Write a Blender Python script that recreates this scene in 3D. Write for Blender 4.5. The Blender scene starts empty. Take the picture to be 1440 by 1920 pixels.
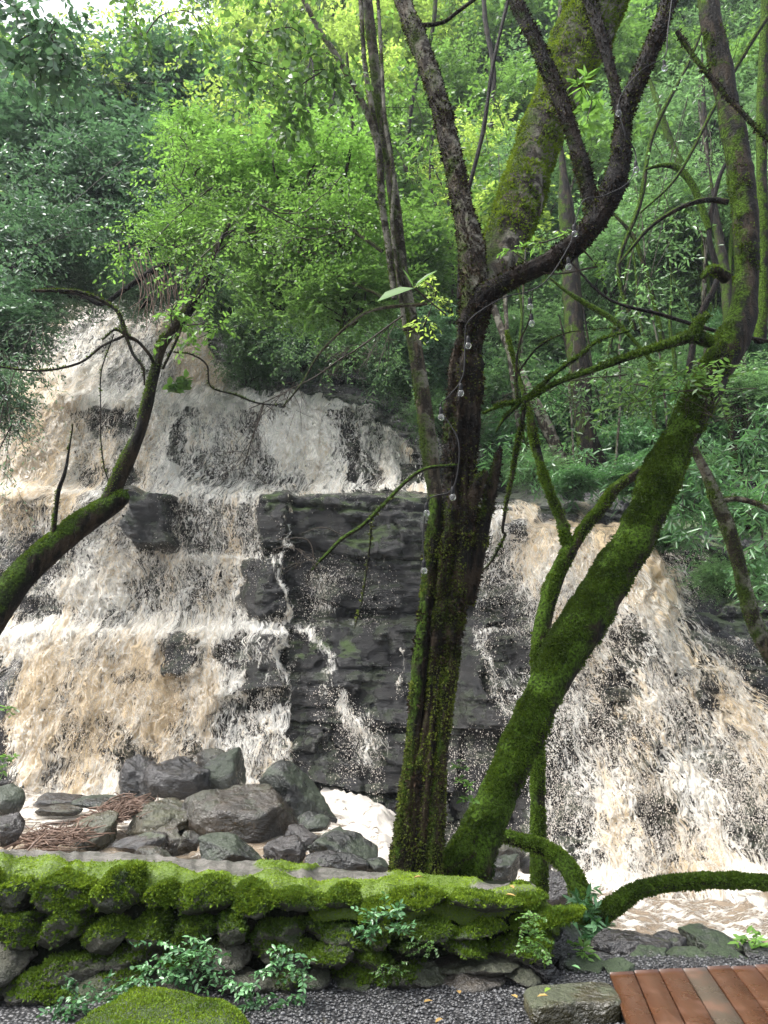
import bpy, math
import numpy as np
from mathutils import Vector

# ------------------------------------------------------------------ camera, sky, sun, exposure
S = bpy.context.scene
COL = S.collection
PITCH = math.radians(12.9)
CAMZ = 1.6
FPX = 1440.0
cam_d = bpy.data.cameras.new("camera"); cam = bpy.data.objects.new("camera", cam_d); COL.objects.link(cam)
cam.location = (0, 0, CAMZ); cam.rotation_euler = (math.pi/2 + PITCH, 0, 0)
cam_d.sensor_fit = 'VERTICAL'; cam_d.sensor_height = 36; cam_d.lens = 36*FPX/1920
cam_d.clip_end = 600; cam_d.clip_start = 0.05
S.camera = cam
w = bpy.data.worlds.new("World"); S.world = w; w.use_nodes = True
wn = w.node_tree.nodes; bg = wn["Background"]
sky = wn.new("ShaderNodeTexSky"); sky.sky_type = 'NISHITA'; sky.sun_disc = False
SUN_DIR = Vector((-0.45, -0.05, 0.88)).normalized()
el = math.asin(SUN_DIR.z); az = math.atan2(SUN_DIR.x, SUN_DIR.y)
sky.sun_elevation = el; sky.sun_rotation = az
sky.air_density = 1.0; sky.dust_density = 5.0; sky.ozone_density = 1.0
hs = wn.new('ShaderNodeHueSaturation'); hs.inputs['Saturation'].default_value = .35
w.node_tree.links.new(sky.outputs[0], hs.inputs['Color']); w.node_tree.links.new(hs.outputs[0], bg.inputs[0]); bg.inputs[1].default_value = 0.15
sd = bpy.data.lights.new("sun", 'SUN'); sun = bpy.data.objects.new("sun", sd); COL.objects.link(sun)
sd.energy = 1.5; sd.angle = math.radians(35); sd.color = (1, 0.985, 0.96)
sun.rotation_euler = (-SUN_DIR).to_track_quat('-Z', 'Y').to_euler(); sun.location = (0, 0, 60)
S.view_settings.view_transform = 'Standard'; S.view_settings.look = 'None'
S.view_settings.exposure = 1.8; S.view_settings.gamma = 1
S.cycles.max_bounces = 6; S.cycles.diffuse_bounces = 3; S.cycles.glossy_bounces = 2
S.cycles.transmission_bounces = 4; S.cycles.transparent_max_bounces = 12
S.cycles.use_denoising = True
S.cycles.sample_clamp_indirect = 4.0
try: S.cycles.denoising_input_passes = 'RGB_ALBEDO_NORMAL'
except Exception: pass

# ------------------------------------------------------------------ pixel -> world helpers
CP, SP = math.cos(PITCH), math.sin(PITCH)
def P(px, py, Y):
    px = np.asarray(px, float); py = np.asarray(py, float); Y = np.asarray(Y, float)
    u = (960-py)/FPX; dY = CP - u*SP; dz = SP + u*CP
    return np.stack(np.broadcast_arrays((px-720)/FPX/dY*Y, Y, CAMZ + dz/dY*Y), -1)
def mpp(py, Y):
    u = (960-py)/FPX; return Y/(CP-u*SP)/FPX
def G(px, py, z):
    u = (960-py)/FPX; dY = CP - u*SP; dz = SP + u*CP
    Y = (z-CAMZ)*dY/dz
    return np.array([(px-720)/FPX/dY*Y, Y, z])

# ------------------------------------------------------------------ noise
def _hash(ix, iy, iz):
    h = (ix.astype(np.int64)*374761393 + iy.astype(np.int64)*668265263 + iz.astype(np.int64)*2147483647) & 0xffffffff
    h = ((h ^ (h >> 13))*1274126177) & 0xffffffff
    h = ((h ^ (h >> 16))*2246822519) & 0xffffffff
    return ((h ^ (h >> 15)) & 0xffffff)/float(0xffffff)
def vnoise(p):
    p = np.asarray(p, float); i = np.floor(p).astype(np.int64); f = p-i; f = f*f*f*(f*(f*6-15)+10)
    r = 0
    for a in (0, 1):
        wx = f[..., 0] if a else 1-f[..., 0]
        for b in (0, 1):
            wy = f[..., 1] if b else 1-f[..., 1]
            for c in (0, 1):
                wz = f[..., 2] if c else 1-f[..., 2]
                r = r + wx*wy*wz*_hash(i[..., 0]+a, i[..., 1]+b, i[..., 2]+c)
    return r
def fbm(p, o=4, lac=2.03, g=0.5):
    p = np.asarray(p, float); s = 0; a = 1; t = 0
    for k in range(o):
        s = s + a*vnoise(p + 17.3*k); t += a; a *= g; p = p*lac
    return s/t
def nrm(v):
    return v/np.maximum(np.linalg.norm(v, axis=-1, keepdims=True), 1e-9)
def sstep(a, b, x):
    t = np.clip((x-a)/(b-a), 0, 1); return t*t*(3-2*t)

# ------------------------------------------------------------------ mesh helpers
def mesh_obj(name, verts, faces, mat, parent=None, smooth=True, cols=None, uvs=None, mats=None, fmat=None):
    """faces: int array (n,3|4) or a list of such arrays"""
    verts = np.asarray(verts, np.float32).reshape(-1, 3)
    fl = faces if isinstance(faces, list) else [faces]
    fl = [np.asarray(f, np.int32) for f in fl if len(f)]
    me = bpy.data.meshes.new(name)
    me.vertices.add(len(verts)); me.vertices.foreach_set("co", verts.ravel())
    loops = np.concatenate([f.ravel() for f in fl]) if fl else np.zeros(0, np.int32)
    tot = np.concatenate([np.full(len(f), f.shape[1], np.int32) for f in fl]) if fl else np.zeros(0, np.int32)
    st = np.concatenate([[0], np.cumsum(tot)[:-1]]).astype(np.int32)
    me.loops.add(len(loops)); me.loops.foreach_set("vertex_index", loops)
    me.polygons.add(len(tot)); me.polygons.foreach_set("loop_start", st)
    try: me.polygons.foreach_set("loop_total", tot)
    except Exception: pass
    me.update(calc_edges=True)
    if smooth: me.polygons.foreach_set("use_smooth", np.ones(len(tot), bool))
    for k, c in (cols or {}).items():
        c = np.asarray(c, np.float32)
        if c.ndim == 1:
            a = me.attributes.new(k, 'FLOAT', 'POINT'); a.data.foreach_set("value", c)
        else:
            a = me.attributes.new(k, 'FLOAT_COLOR', 'POINT')
            a.data.foreach_set("color", np.concatenate([c, np.ones((len(c), 1), np.float32)], 1).ravel())
    if uvs is not None:
        a = me.attributes.new("flow", 'FLOAT_VECTOR', 'POINT'); a.data.foreach_set("vector", np.asarray(uvs, np.float32).ravel())
    me.validate(verbose=False) if len(tot) < 2000 else None
    if mat: me.materials.append(mat)
    o = bpy.data.objects.new(name, me); COL.objects.link(o)
    if parent: o.parent = parent
    return o
def tag(o, label=None, cat=None, group=None, kind=None):
    if label: o['label'] = label
    if cat: o['category'] = cat
    if group: o['group'] = group
    if kind: o['kind'] = kind
    return o
def empty(name, loc=(0, 0, 0)):
    o = bpy.data.objects.new(name, None); COL.objects.link(o); o.location = loc; o.empty_display_size = 0.2
    return o
class Acc:
    """collects vertices and faces of one mesh"""
    def __init__(s): s.v = []; s.f = []; s.n = 0; s.c = {}
    def add(s, v, f, **c):
        v = np.asarray(v, float).reshape(-1, 3)
        s.v.append(v); s.f.append(np.asarray(f, int)+s.n); s.n += len(v)
        for k, x in c.items(): s.c.setdefault(k, []).append(np.broadcast_to(np.asarray(x, float), (len(v),)) if np.ndim(x) < 2 else x)
    def build(s, name, mat, parent=None, smooth=True, origin=None, **kw):
        v = np.concatenate(s.v)
        if origin is not None: v = v - np.asarray(origin)
        f3 = [f for f in s.f if f.shape[1] == 3]; f4 = [f for f in s.f if f.shape[1] == 4]
        fl = ([np.concatenate(f3)] if f3 else []) + ([np.concatenate(f4)] if f4 else [])
        return mesh_obj(name, v, fl, mat, parent, smooth, cols={k: np.concatenate(x) for k, x in s.c.items()}, **kw)
def grid_faces(nr, nc, wrap=False):
    r = np.arange(nr-1)[:, None]; c = np.arange(nc if wrap else nc-1)[None]
    a = r*nc + c; b = r*nc + (c+1) % nc
    return np.stack([a, b, b+nc, a+nc], -1).reshape(-1, 4)

# ------------------------------------------------------------------ materials
def new_mat(name):
    m = bpy.data.materials.new(name); m.use_nodes = True
    nt = m.node_tree; nt.nodes.clear()
    out = nt.nodes.new("ShaderNodeOutputMaterial")
    return m, nt, out
class N:
    """tiny node-graph writer"""
    def __init__(s, nt): s.nt = nt
    def n(s, t, **kw):
        nd = s.nt.nodes.new(t)
        for k, v in kw.items(): setattr(nd, k, v)
        return nd
    def l(s, a, b): s.nt.links.new(a, b)
    def set(s, inp, v):
        if isinstance(v, bpy.types.NodeSocket): s.l(v, inp)
        else:
            if isinstance(v, (tuple, list)) and len(v) == 3 and inp.type == 'RGBA': v = (*v, 1)
            inp.default_value = v
    def attr(s, name): return s.n("ShaderNodeAttribute", attribute_name=name)
    def math(s, op, a, b=None, c=None, clamp=False):
        m = s.n("ShaderNodeMath", operation=op, use_clamp=clamp); s.set(m.inputs[0], a)
        if b is not None: s.set(m.inputs[1], b)
        if c is not None: s.set(m.inputs[2], c)
        return m.outputs[0]
    def noise(s, vec, scale, detail=4, rough=.5, dist=0.0):
        m = s.n("ShaderNodeTexNoise"); s.set(m.inputs['Vector'], vec) if vec is not None else None
        m.inputs['Scale'].default_value = scale; m.inputs['Detail'].default_value = detail
        m.inputs['Roughness'].default_value = rough; m.inputs['Distortion'].default_value = dist
        return m.outputs[0], m.outputs[1]
    def voro(s, vec, scale, feature='F1', rand=1.0):
        m = s.n("ShaderNodeTexVoronoi", feature=feature); s.set(m.inputs['Vector'], vec)
        m.inputs['Scale'].default_value = scale; m.inputs['Randomness'].default_value = rand
        return m.outputs[0], m
    def ramp(s, v, lo, hi, a=0.0, b=1.0):
        m = s.n("ShaderNodeMapRange", interpolation_type='SMOOTHSTEP'); s.set(m.inputs[0], v)
        m.inputs[1].default_value = lo; m.inputs[2].default_value = hi; m.inputs[3].default_value = a; m.inputs[4].default_value = b
        return m.outputs[0]
    def mix(s, f, a, b):
        m = s.n("ShaderNodeMix", data_type='RGBA'); s.set(m.inputs[0], f); s.set(m.inputs[6], a); s.set(m.inputs[7], b)
        return m.outputs[2]
    def vscale(s, vec, sc):
        m = s.n("ShaderNodeVectorMath", operation='MULTIPLY'); s.set(m.inputs[0], vec); m.inputs[1].default_value = sc
        return m.outputs[0]
    def vadd(s, a, b, sc=1.0):
        m = s.n("ShaderNodeVectorMath", operation='MULTIPLY_ADD'); s.set(m.inputs[0], b); m.inputs[1].default_value = (sc,)*3; s.set(m.inputs[2], a)
        return m.outputs[0]
    def bump(s, h, strength=.5, dist=.02, normal=None):
        m = s.n("ShaderNodeBump"); s.set(m.inputs['Height'], h); m.inputs['Strength'].default_value = strength; m.inputs['Distance'].default_value = dist
        if normal is not None: s.l(normal, m.inputs['Normal'])
        return m.outputs[0]
    def bsdf(s, color, rough=.6, spec=.5, normal=None, **kw):
        m = s.n("ShaderNodeBsdfPrincipled"); s.set(m.inputs['Base Color'], color); s.set(m.inputs['Roughness'], rough)
        s.set(m.inputs['Specular IOR Level'], spec)
        if normal is not None: s.l(normal, m.inputs['Normal'])
        for k, v in kw.items(): s.set(m.inputs[k.replace('_', ' ')], v)
        return m.outputs[0]
    def pos(s): return s.n("ShaderNodeNewGeometry").outputs['Position']
    def obj(s): return s.n("ShaderNodeTexCoord").outputs['Object']

def leaf_mat(name, dark, light, trans=(.25, .45, .03), tr=.35, rough=.38, spec=.5, hue=.0):
    m, nt, out = new_mat(name); n = N(nt)
    t = n.attr("tint").outputs['Fac']
    rnd = n.n("ShaderNodeObjectInfo").outputs['Random']
    v = n.math('ADD', t, n.math('MULTIPLY', n.math('SUBTRACT', rnd, .5), .5), clamp=True)
    c = n.mix(v, dark, light)
    tc = n.mix(v, tuple(x*.45 for x in trans), trans)
    a = n.bsdf(c, rough, spec)
    b = n.n("ShaderNodeBsdfTranslucent"); n.l(tc, b.inputs[0])
    mx = n.n("ShaderNodeMixShader"); mx.inputs[0].default_value = tr; n.l(a, mx.inputs[1]); n.l(b.outputs[0], mx.inputs[2])
    n.l(mx.outputs[0], out.inputs[0])
    return m
def rock_mat(name, base=(.0035, .0035, .004), alt=(.015, .0135, .012), moss=(.05, .085, .015), rough=.19, mossy=.4, layered=True, wet=.7):
    m, nt, out = new_mat(name); n = N(nt)
    p = n.pos()
    st = n.vscale(p, (1, 1, 3.2)) if layered else p
    n1, _ = n.noise(st, 1.3, 7, .62, .3); n2, _ = n.noise(st, 7.0, 6, .65)
    n3, _ = n.noise(p, 2.6, 5, .6)
    c = n.mix(n.ramp(n1, .35, .68), base, alt)
    c = n.mix(n.ramp(n2, .5, .8, 0, .5), c, tuple(min(1, x*1.7) for x in alt))
    lich, _ = n.noise(p, 23.0, 4, .6)
    c = n.mix(n.ramp(lich, .62, .72, 0, .15), c, (.10, .095, .08))
    geo = n.n("ShaderNodeNewGeometry"); sx = n.n("ShaderNodeSeparateXYZ"); n.l(geo.outputs['Normal'], sx.inputs[0])
    up = n.ramp(sx.outputs[2], -.1, .75)
    mk = n.math('MULTIPLY', n.math('ADD', up, .25), n.ramp(n3, .62-mossy*.4, .72-mossy*.3), clamp=True)
    mk = n.math('MULTIPLY', mk, n.attr("mossmask").outputs['Fac'])
    mv, _ = n.noise(p, 40, 3, .6)
    mc = n.mix(mv, tuple(x*.5 for x in moss), tuple(x*1.5 for x in moss))
    c = n.mix(mk, c, mc)
    h = n.math('ADD', n.math('ADD', n2, n.math('MULTIPLY', n1, 1.5)), n.math('MULTIPLY', lich, .35))
    nb = n.bump(h, 1.0, .07)
    r = n.ramp(n3, .3, .7, rough*.6, rough*1.5)
    r2 = n.math('ADD', r, n.math('MULTIPLY', mk, .5), clamp=True)
    n.l(n.bsdf(c, r2, wet, nb), out.inputs[0])
    return m
def bark_mat(name, bark=(.006, .005, .004), bark2=(.038, .027, .017), moss=(.055, .10, .012), pale=(.25, .24, .2), paleamt=0.0):
    m, nt, out = new_mat(name); n = N(nt)
    p = n.pos(); st = n.vscale(p, (1, 1, .22))
    n1, _ = n.noise(st, 14, 6, .65); n2, _ = n.noise(p, 45, 4, .6); n3, _ = n.noise(p, 5, 4, .6)
    n4, _ = n.noise(p, 2.2, 5, .65)
    c = n.mix(n.ramp(n.math('ADD', n1, n.math('MULTIPLY', n.math('SUBTRACT', n4, .5), .5)), .45, .64), bark, bark2)
    if paleamt > 0: c = n.mix(n.ramp(n3, .6-paleamt*.3, .66-paleamt*.2, 0, .75), c, pale)
    c = n.mix(n.ramp(n2, .66, .74, 0, .5), c, (.22, .2, .15))
    mk = n.ramp(n.math('ADD', n.attr("moss").outputs['Fac'], n.math('MULTIPLY', n.math('SUBTRACT', n3, .5), 1.2)), .4, .62)
    mc = n.mix(n.ramp(n2, .35, .65), tuple(x*.18 for x in moss), tuple(x*1.0 for x in moss))
    c = n.mix(mk, c, mc)
    nb = n.bump(n.math('ADD', n1, n.math('MULTIPLY', n2, .6)), 1.0, .06)
    n.l(n.bsdf(c, n.math('ADD', n.math('MULTIPLY', mk, .3), .62), .10, nb), out.inputs[0])
    return m
def water_mat(name, beige=(.54, .42, .265), white=(.775, .75, .685), su=1.0, fil=1.0, thr=0.0):
    m, nt, out = new_mat(name); n = N(nt)
    fl = n.attr("flow").outputs['Vector']
    D = n.attr("dens").outputs['Fac']; B = n.attr("brown").outputs['Fac']
    st = n.vscale(fl, (1, .40, 1))
    _, wc = n.noise(st, 3.0*su, 3, .5)
    wv = n.vadd(st, wc, .22/su)
    big, _ = n.noise(st, 1.6*su, 3, .5)
    nf, _ = n.noise(wv, 12.0*su, 7, .76)
    nx, _ = n.noise(wv, 42.0*su, 3, .6)
    e, _ = n.voro(wv, 7.5*su, 'DISTANCE_TO_EDGE')
    e2, _ = n.voro(n.vadd(st, wc, .12/su), 15.0*su, 'DISTANCE_TO_EDGE')
    f = n.math('MULTIPLY', n.math('MAXIMUM', n.ramp(e, .0, .10, 1, 0), n.ramp(e2, 0, .13, .8, 0)), fil)
    s1, _ = n.voro(n.vscale(fl, (1, .6, 1)), 22.0*su)
    spk = n.math('MULTIPLY', n.ramp(s1, .10, .26, 1, 0), n.ramp(n.math('ADD', n.math('ADD', D, -.1), n.math('MULTIPLY', n.math('SUBTRACT', nf, .5), 1.2)), .0, .45))
    v = n.math('ADD', n.math('MULTIPLY', n.math('SUBTRACT', nf, .5), 1.9), n.math('MULTIPLY', n.math('SUBTRACT', nx, .5), 1.3))
    v = n.math('ADD', v, n.math('MULTIPLY', n.math('SUBTRACT', big, .5), .8))
    v = n.math('ADD', v, n.math('MULTIPLY', D, 1.0))
    body = n.ramp(v, .38+thr, .70+thr)
    fa = n.math('MULTIPLY', n.math('MULTIPLY', f, .7), n.ramp(v, .12+thr, .40+thr))
    al = n.math('MAXIMUM', n.math('MAXIMUM', body, fa), n.math('MULTIPLY', spk, .7))
    al = n.math('MULTIPLY', al, n.ramp(D, .02, .12))
    cb = n.math('ADD', n.math('MULTIPLY', n.math('SUBTRACT', big, .5), 1.6), B)
    cb = n.math('ADD', cb, n.math('MULTIPLY', n.math('SUBTRACT', nf, .5), 1.0))
    cb = n.math('SUBTRACT', cb, n.math('MULTIPLY', fa, .45))
    c = n.mix(n.ramp(cb, .1, .85), white, beige)
    nb = n.bump(n.math('ADD', nf, n.math('MULTIPLY', f, .25)), .55, .035/su)
    a = n.bsdf(c, .6, .2, nb)
    tb = n.n("ShaderNodeBsdfTranslucent"); n.l(c, tb.inputs[0])
    m1 = n.n("ShaderNodeMixShader"); m1.inputs[0].default_value = .18; n.l(a, m1.inputs[1]); n.l(tb.outputs[0], m1.inputs[2])
    tr = n.n("ShaderNodeBsdfTransparent")
    m2 = n.n("ShaderNodeMixShader"); n.l(al, m2.inputs[0]); n.l(tr.outputs[0], m2.inputs[1]); n.l(m1.outputs[0], m2.inputs[2])
    n.l(m2.outputs[0], out.inputs[0])
    return m
def plain_mat(name, c, rough=.5, spec=.5, var=.3, scale=8, bump=.3, **kw):
    m, nt, out = new_mat(name); n = N(nt); p = n.pos()
    a, _ = n.noise(p, scale, 5, .6)
    col = n.mix(a, tuple(x*(1-var) for x in c), tuple(min(1, x*(1+var)) for x in c))
    n.l(n.bsdf(col, rough, spec, n.bump(a, bump, .01), **kw), out.inputs[0]); return m

M = {}
M['rock'] = rock_mat("wet dark layered rock")
M['boulder_dark'] = rock_mat("dark boulder", (.007, .007, .0075), (.022, .018, .016), layered=False, mossy=.1, rough=.17, wet=.8)
M['boulder_brown'] = rock_mat("brown boulder", (.010, .008, .005), (.050, .036, .022), (.02, .035, .009), layered=False, mossy=.45, rough=.18, wet=.8)
M['boulder_olive'] = rock_mat("olive boulder", (.018, .016, .007), (.06, .05, .02), (.03, .036, .01), layered=False, mossy=.5, rough=.18, wet=.8)
M['boulder_green'] = rock_mat("green grey boulder", (.007, .008, .007), (.032, .034, .028), (.018, .034, .008), layered=False, mossy=.6, rough=.22, wet=.7)
M['stone'] = rock_mat("wall stone", (.014, .012, .009), (.055, .045, .034), (.02, .036, .005), layered=False, mossy=1.2, rough=.5)
M['fall'] = water_mat("falling foam")
M['veil'] = water_mat("loose spray", thr=.24, su=1.15)
M['pool'] = water_mat("churning pool", beige=(.55, .42, .32), white=(.88, .87, .86), su=.8)
M['drop'] = plain_mat("droplets", (.66, .60, .52), .4, .5, .2, 3, 0)
M['bark_wet'] = bark_mat("wet mossy bark")
M['bark_dark'] = bark_mat("dark bark", (.004, .003, .003), (.018, .012, .009), (.025, .045, .008))
M['bark_pale'] = bark_mat("pale lichen bark", (.018, .014, .010), (.085, .068, .045), (.05, .08, .012), (.22, .21, .17), .45)
M['bark_moss'] = bark_mat("thick moss on bark", moss=(.07, .13, .012))
M['moss'] = leaf_mat("moss tufts", (.010, .024, .002), (.075, .13, .008), (.2, .32, .02), .25, .7, .2)
M['moss_olive'] = leaf_mat('olive moss tufts', (.022, .034, .005), (.14, .17, .022), (.15, .2, .02), .2, .75, .15)
M['bark_flake'] = leaf_mat('bark flakes', (.004, .003, .002), (.035, .022, .013), (.03, .02, .01), .05, .8, .1)
M['moss_bright'] = leaf_mat("bright moss tufts", (.05, .10, .007), (.19, .28, .017), (.3, .42, .03), .25, .7, .2)
M['leaf_dark'] = leaf_mat("blue green leaf", (.025, .06, .035), (.17, .27, .17), (.16, .34, .13), .3, .35)
M['leaf_mid'] = leaf_mat("mid green leaf", (.035, .085, .025), (.13, .25, .065), (.26, .50, .09), .42, .35)
M['leaf_bright'] = leaf_mat("fresh green leaf", (.04, .11, .02), (.18, .34, .06), (.28, .55, .09), .42, .4)
M['leaf_yellow'] = leaf_mat("yellow green leaf", (.12, .22, .03), (.32, .48, .08), (.6, .85, .15), .5, .4)
M['leaf_forest'] = leaf_mat("forest leaf", (.016, .04, .018), (.15, .26, .115), (.26, .50, .16), .42, .3, .7)
M['leaf_bamboo'] = leaf_mat("bamboo leaf", (.045, .12, .045), (.13, .27, .11), (.18, .42, .12), .35, .28, .7)
M['leaf_ivy'] = leaf_mat("ivy leaf", (.035, .11, .04), (.17, .34, .15), (.12, .35, .06), .25, .3, .6)
M['leaf_dead'] = leaf_mat("dead leaf", (.15, .08, .03), (.3, .2, .06), (.3, .2, .05), .1, .6)
M['twig'] = plain_mat("twig", (.035, .026, .018), .7, .3)
M['driftwood'] = plain_mat("driftwood", (.13, .08, .055), .6, .4, .6, 4)

# ------------------------------------------------------------------ leaves
def leaf_verts(c, ax, nr, L, W, fold=.25, six=False):
    """c base points, ax direction, nr normal, L length, W width (arrays)"""
    ax = nrm(ax); sd_ = nrm(np.cross(ax, nr)); up = np.cross(sd_, ax)
    L = np.broadcast_to(L, (len(c),))[:, None]; W = np.broadcast_to(W, (len(c),))[:, None]
    if not six:
        v = np.stack([c, c+ax*L*.45+sd_*W*.5+up*W*fold*.5, c+ax*L, c+ax*L*.45-sd_*W*.5+up*W*fold*.5], 1)
        f = np.arange(len(c)*4).reshape(-1, 4)
        return v.reshape(-1, 3), f, 4
    dr = -up*L*.12
    v = np.stack([c, c+ax*L*.25+sd_*W*.42+up*W*fold*.4, c+ax*L*.65+sd_*W*.42+up*W*fold*.4+dr*.5, c+ax*L+dr*1.3,
                  c+ax*L*.65-sd_*W*.42+up*W*fold*.4+dr*.5, c+ax*L*.25-sd_*W*.42+up*W*fold*.4], 1)
    b = np.arange(len(c))[:, None]*6
    f = np.concatenate([b+np.array([[0, 1, 2, 3]]), b+np.array([[0, 3, 4, 5]])])
    return v.reshape(-1, 3), f, 6
def sprays(rng, base, dr, tl, K, L, W, droop=.25, six=False, spread=.9, upb=.75, fold=.25, jit=.35):
    """twigs at base (n,3) along dr with K leaves each, laid alternately in one plane"""
    n = len(base); tl = np.broadcast_to(tl, (n,))
    t = (np.arange(K)+.5)/K
    t = t[None]+rng.uniform(-.3, .3, (n, K))/K
    d = nrm(dr)
    pos = base[:, None]+d[:, None]*t[..., None]*tl[:, None, None]
    pos[..., 2] -= droop*(t**2)*tl[:, None]
    side = nrm(np.cross(d, np.array([0, 0, 1.0]))+1e-6)
    sg = np.where(np.arange(K) % 2 == 0, 1, -1)[None, :, None]
    ax = d[:, None]*rng.uniform(.3, .9, (n, K, 1))+side[:, None]*sg*spread+rng.normal(0, jit, (n, K, 3))
    ax[..., 2] -= droop*.6
    nr = np.zeros((n, K, 3)); nr[..., 2] = upb; nr += rng.normal(0, .45, (n, K, 3))
    Ls = L*rng.uniform(.65, 1.25, n*K); Ws = W*rng.uniform(.7, 1.2, n*K)
    v, f, k = leaf_verts(pos.reshape(-1, 3), ax.reshape(-1, 3), nr.reshape(-1, 3), Ls, Ws, fold, six)
    tint = np.repeat(np.clip(np.repeat(rng.normal(.5, .22, n), K)+rng.normal(0, .15, n*K), 0, 1), k)
    return v, f, tint
def twig_mesh(acc, base, dr, tl, r, droop=.25, segs=3):
    """thin three-sided twigs"""
    n = len(base); d = nrm(dr); tl = np.broadcast_to(tl, (n,)); r = np.broadcast_to(r, (n,))
    a = nrm(np.cross(d, np.array([.1, .2, 1.0]))+1e-6); b = np.cross(d, a)
    rings = []
    for s in range(segs+1):
        t = s/segs
        c = base+d*tl[:, None]*t; c[:, 2] -= droop*t*t*tl
        rr = (r*(1-.8*t))[:, None]
        rings.append(np.stack([c+a*rr, c+(-.5*a+.87*b)*rr, c+(-.5*a-.87*b)*rr], 1))
    v = np.stack(rings, 1)  # n, segs+1, 3, 3
    nb = (segs+1)*3
    ff = grid_faces(segs+1, 3, True)
    f = (np.arange(n)[:, None, None]*nb+ff[None]).reshape(-1, 4)
    acc.add(v.reshape(-1, 3), f, moss=.3)

# ------------------------------------------------------------------ tubes
def catmull(pts, step):
    pts = np.asarray(pts, float); e = np.vstack([2*pts[0]-pts[1], pts, 2*pts[-1]-pts[-2]])
    out = []
    for i in range(1, len(e)-2):
        p0, p1, p2, p3 = e[i-1:i+3]; L = np.linalg.norm((p2-p1)[:3]); k = max(2, int(L/step))
        t = np.linspace(0, 1, k, endpoint=False)[:, None]
        out.append(.5*((2*p1)+(-p0+p2)*t+(2*p0-5*p1+4*p2-p3)*t**2+(-p0+3*p1-3*p2+p3)*t**3))
    out.append(e[-2:-1]); return np.vstack(out)
def tube(acc, pts, seg=16, mfade=None, step=.04, rough=.08, freq=6.0, flute=0.0, seed=0, moss=.5, mossside=(-.4, 0, .8), wob=0.0, lump=.1, capend=True):
    """pts rows x,y,z,r"""
    q = catmull(pts, step); c = q[:, :3].copy(); r = np.maximum(q[:, 3], .002)
    if wob: c += (np.stack([vnoise(c*2.5+seed+k*7) for k in range(3)], -1)-.5)*wob
    tg = nrm(np.gradient(c, axis=0)); a = np.zeros_like(c)
    v0 = np.array([1.0, 0, 0]) if abs(tg[0][0]) < .8 else np.array([0, 0, 1.0])
    for i in range(len(c)):
        v0 = v0-tg[i]*v0.dot(tg[i]); v0 /= np.linalg.norm(v0)+1e-9; a[i] = v0
    b = np.cross(tg, a); th = np.linspace(0, 2*math.pi, seg, endpoint=False)
    dirs = a[:, None]*np.cos(th)[None, :, None]+b[:, None]*np.sin(th)[None, :, None]
    base = c[:, None]+dirs*r[:, None, None]
    sl = np.concatenate([[0], np.cumsum(np.linalg.norm(np.diff(c, axis=0), axis=1))])
    disp = (fbm(base*freq+seed, 4)-.5)*2*rough
    disp += (vnoise(base*2.2+seed+5)-.5)*2*lump
    if flute:
        q3 = np.stack([np.cos(th)[None]*1.6+0*sl[:, None], np.sin(th)[None]*1.6+0*sl[:, None], sl[:, None]*.45+0*th[None]], -1)
        disp += (fbm(q3*1.6+seed+31, 3)-.5)*2*flute
    v = c[:, None]+dirs*(r[:, None]*(1+disp))[..., None]
    ms = nrm(np.array(mossside, float)); mo = moss+.45*(dirs@ms)
    if mfade: mo = mo-mfade[2]*sstep(mfade[0], mfade[1], v[..., 2])
    f = grid_faces(len(c), seg, True)
    vv = v.reshape(-1, 3)
    tip = len(vv)
    if capend:
        vv = np.vstack([vv, c[-1:]+tg[-1:]*r[-1]*.5]); mo = np.append(mo.reshape(-1), moss)
        k = np.arange(seg); last = (len(c)-1)*seg
        acc.add(vv, f, moss=mo)
        acc.f.append(np.stack([last+k, last+(k+1) % seg, np.full(seg, tip)], 1)+acc.n-len(vv))
    else: acc.add(vv, f, moss=mo.reshape(-1))
def px_path(rows):
    """rows of (px,py,Y,width_px) -> x,y,z,r"""
    rows = np.asarray(rows, float); p = P(rows[:, 0], rows[:, 1], rows[:, 2])
    return np.column_stack([p, rows[:, 3]*.5*mpp(rows[:, 1], rows[:, 2])])
def sample_surface(rng, o_or_vf, n, weight=None):
    v, f = o_or_vf
    a = v[f[:, 0]]; b = v[f[:, 1]]; c = v[f[:, 2]]
    nr = np.cross(b-a, c-a); ar = np.linalg.norm(nr, axis=1)+1e-12; nr /= ar[:, None]
    wt = ar*(weight(nr, (a+c)/2) if weight else 1); wt = np.maximum(wt, 0); wt /= wt.sum()
    i = rng.choice(len(f), n, p=wt); s = rng.random((n, 1)); t = rng.random((n, 1))
    if f.shape[1] == 4:
        d = v[f[i, 3]]; p = (a[i]*(1-s)+b[i]*s)*(1-t)+(d*(1-s)+c[i]*s)*t
    else:
        s2 = np.sqrt(s); p = a[i]*(1-s2)+b[i]*s2*(1-t)+c[i]*s2*t
    return p, nr[i]
def tufts(rng, vf, n, L, name, mat, parent, weight=None, origin=None, bend=.7, Wf=.55, tintn=3.0):
    p, nr = sample_surface(rng, vf, n, weight)
    ax = nr*1.0+rng.normal(0, bend, (n, 3)); ax[:, 2] -= .15
    nn = nr+rng.normal(0, .7, (n, 3))
    Ls = L*rng.uniform(.5, 1.3, n)*(.45+1.2*fbm(p*9+3, 3))
    v, f, k = leaf_verts(p-nr*L*.15, ax, nn, Ls, Ls*Wf, .3)
    tint = np.repeat(np.clip(fbm(p*tintn, 3)*1.6-.35+rng.normal(0, .16, n), 0, 1), k)
    if origin is not None: v = v-np.asarray(origin)
    return mesh_obj(name, v, f, mat, parent, True, cols={'tint': tint})
def accvf(acc):
    v = np.concatenate(acc.v); f = np.concatenate([x for x in acc.f if x.shape[1] == 4]); return v, f

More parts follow.
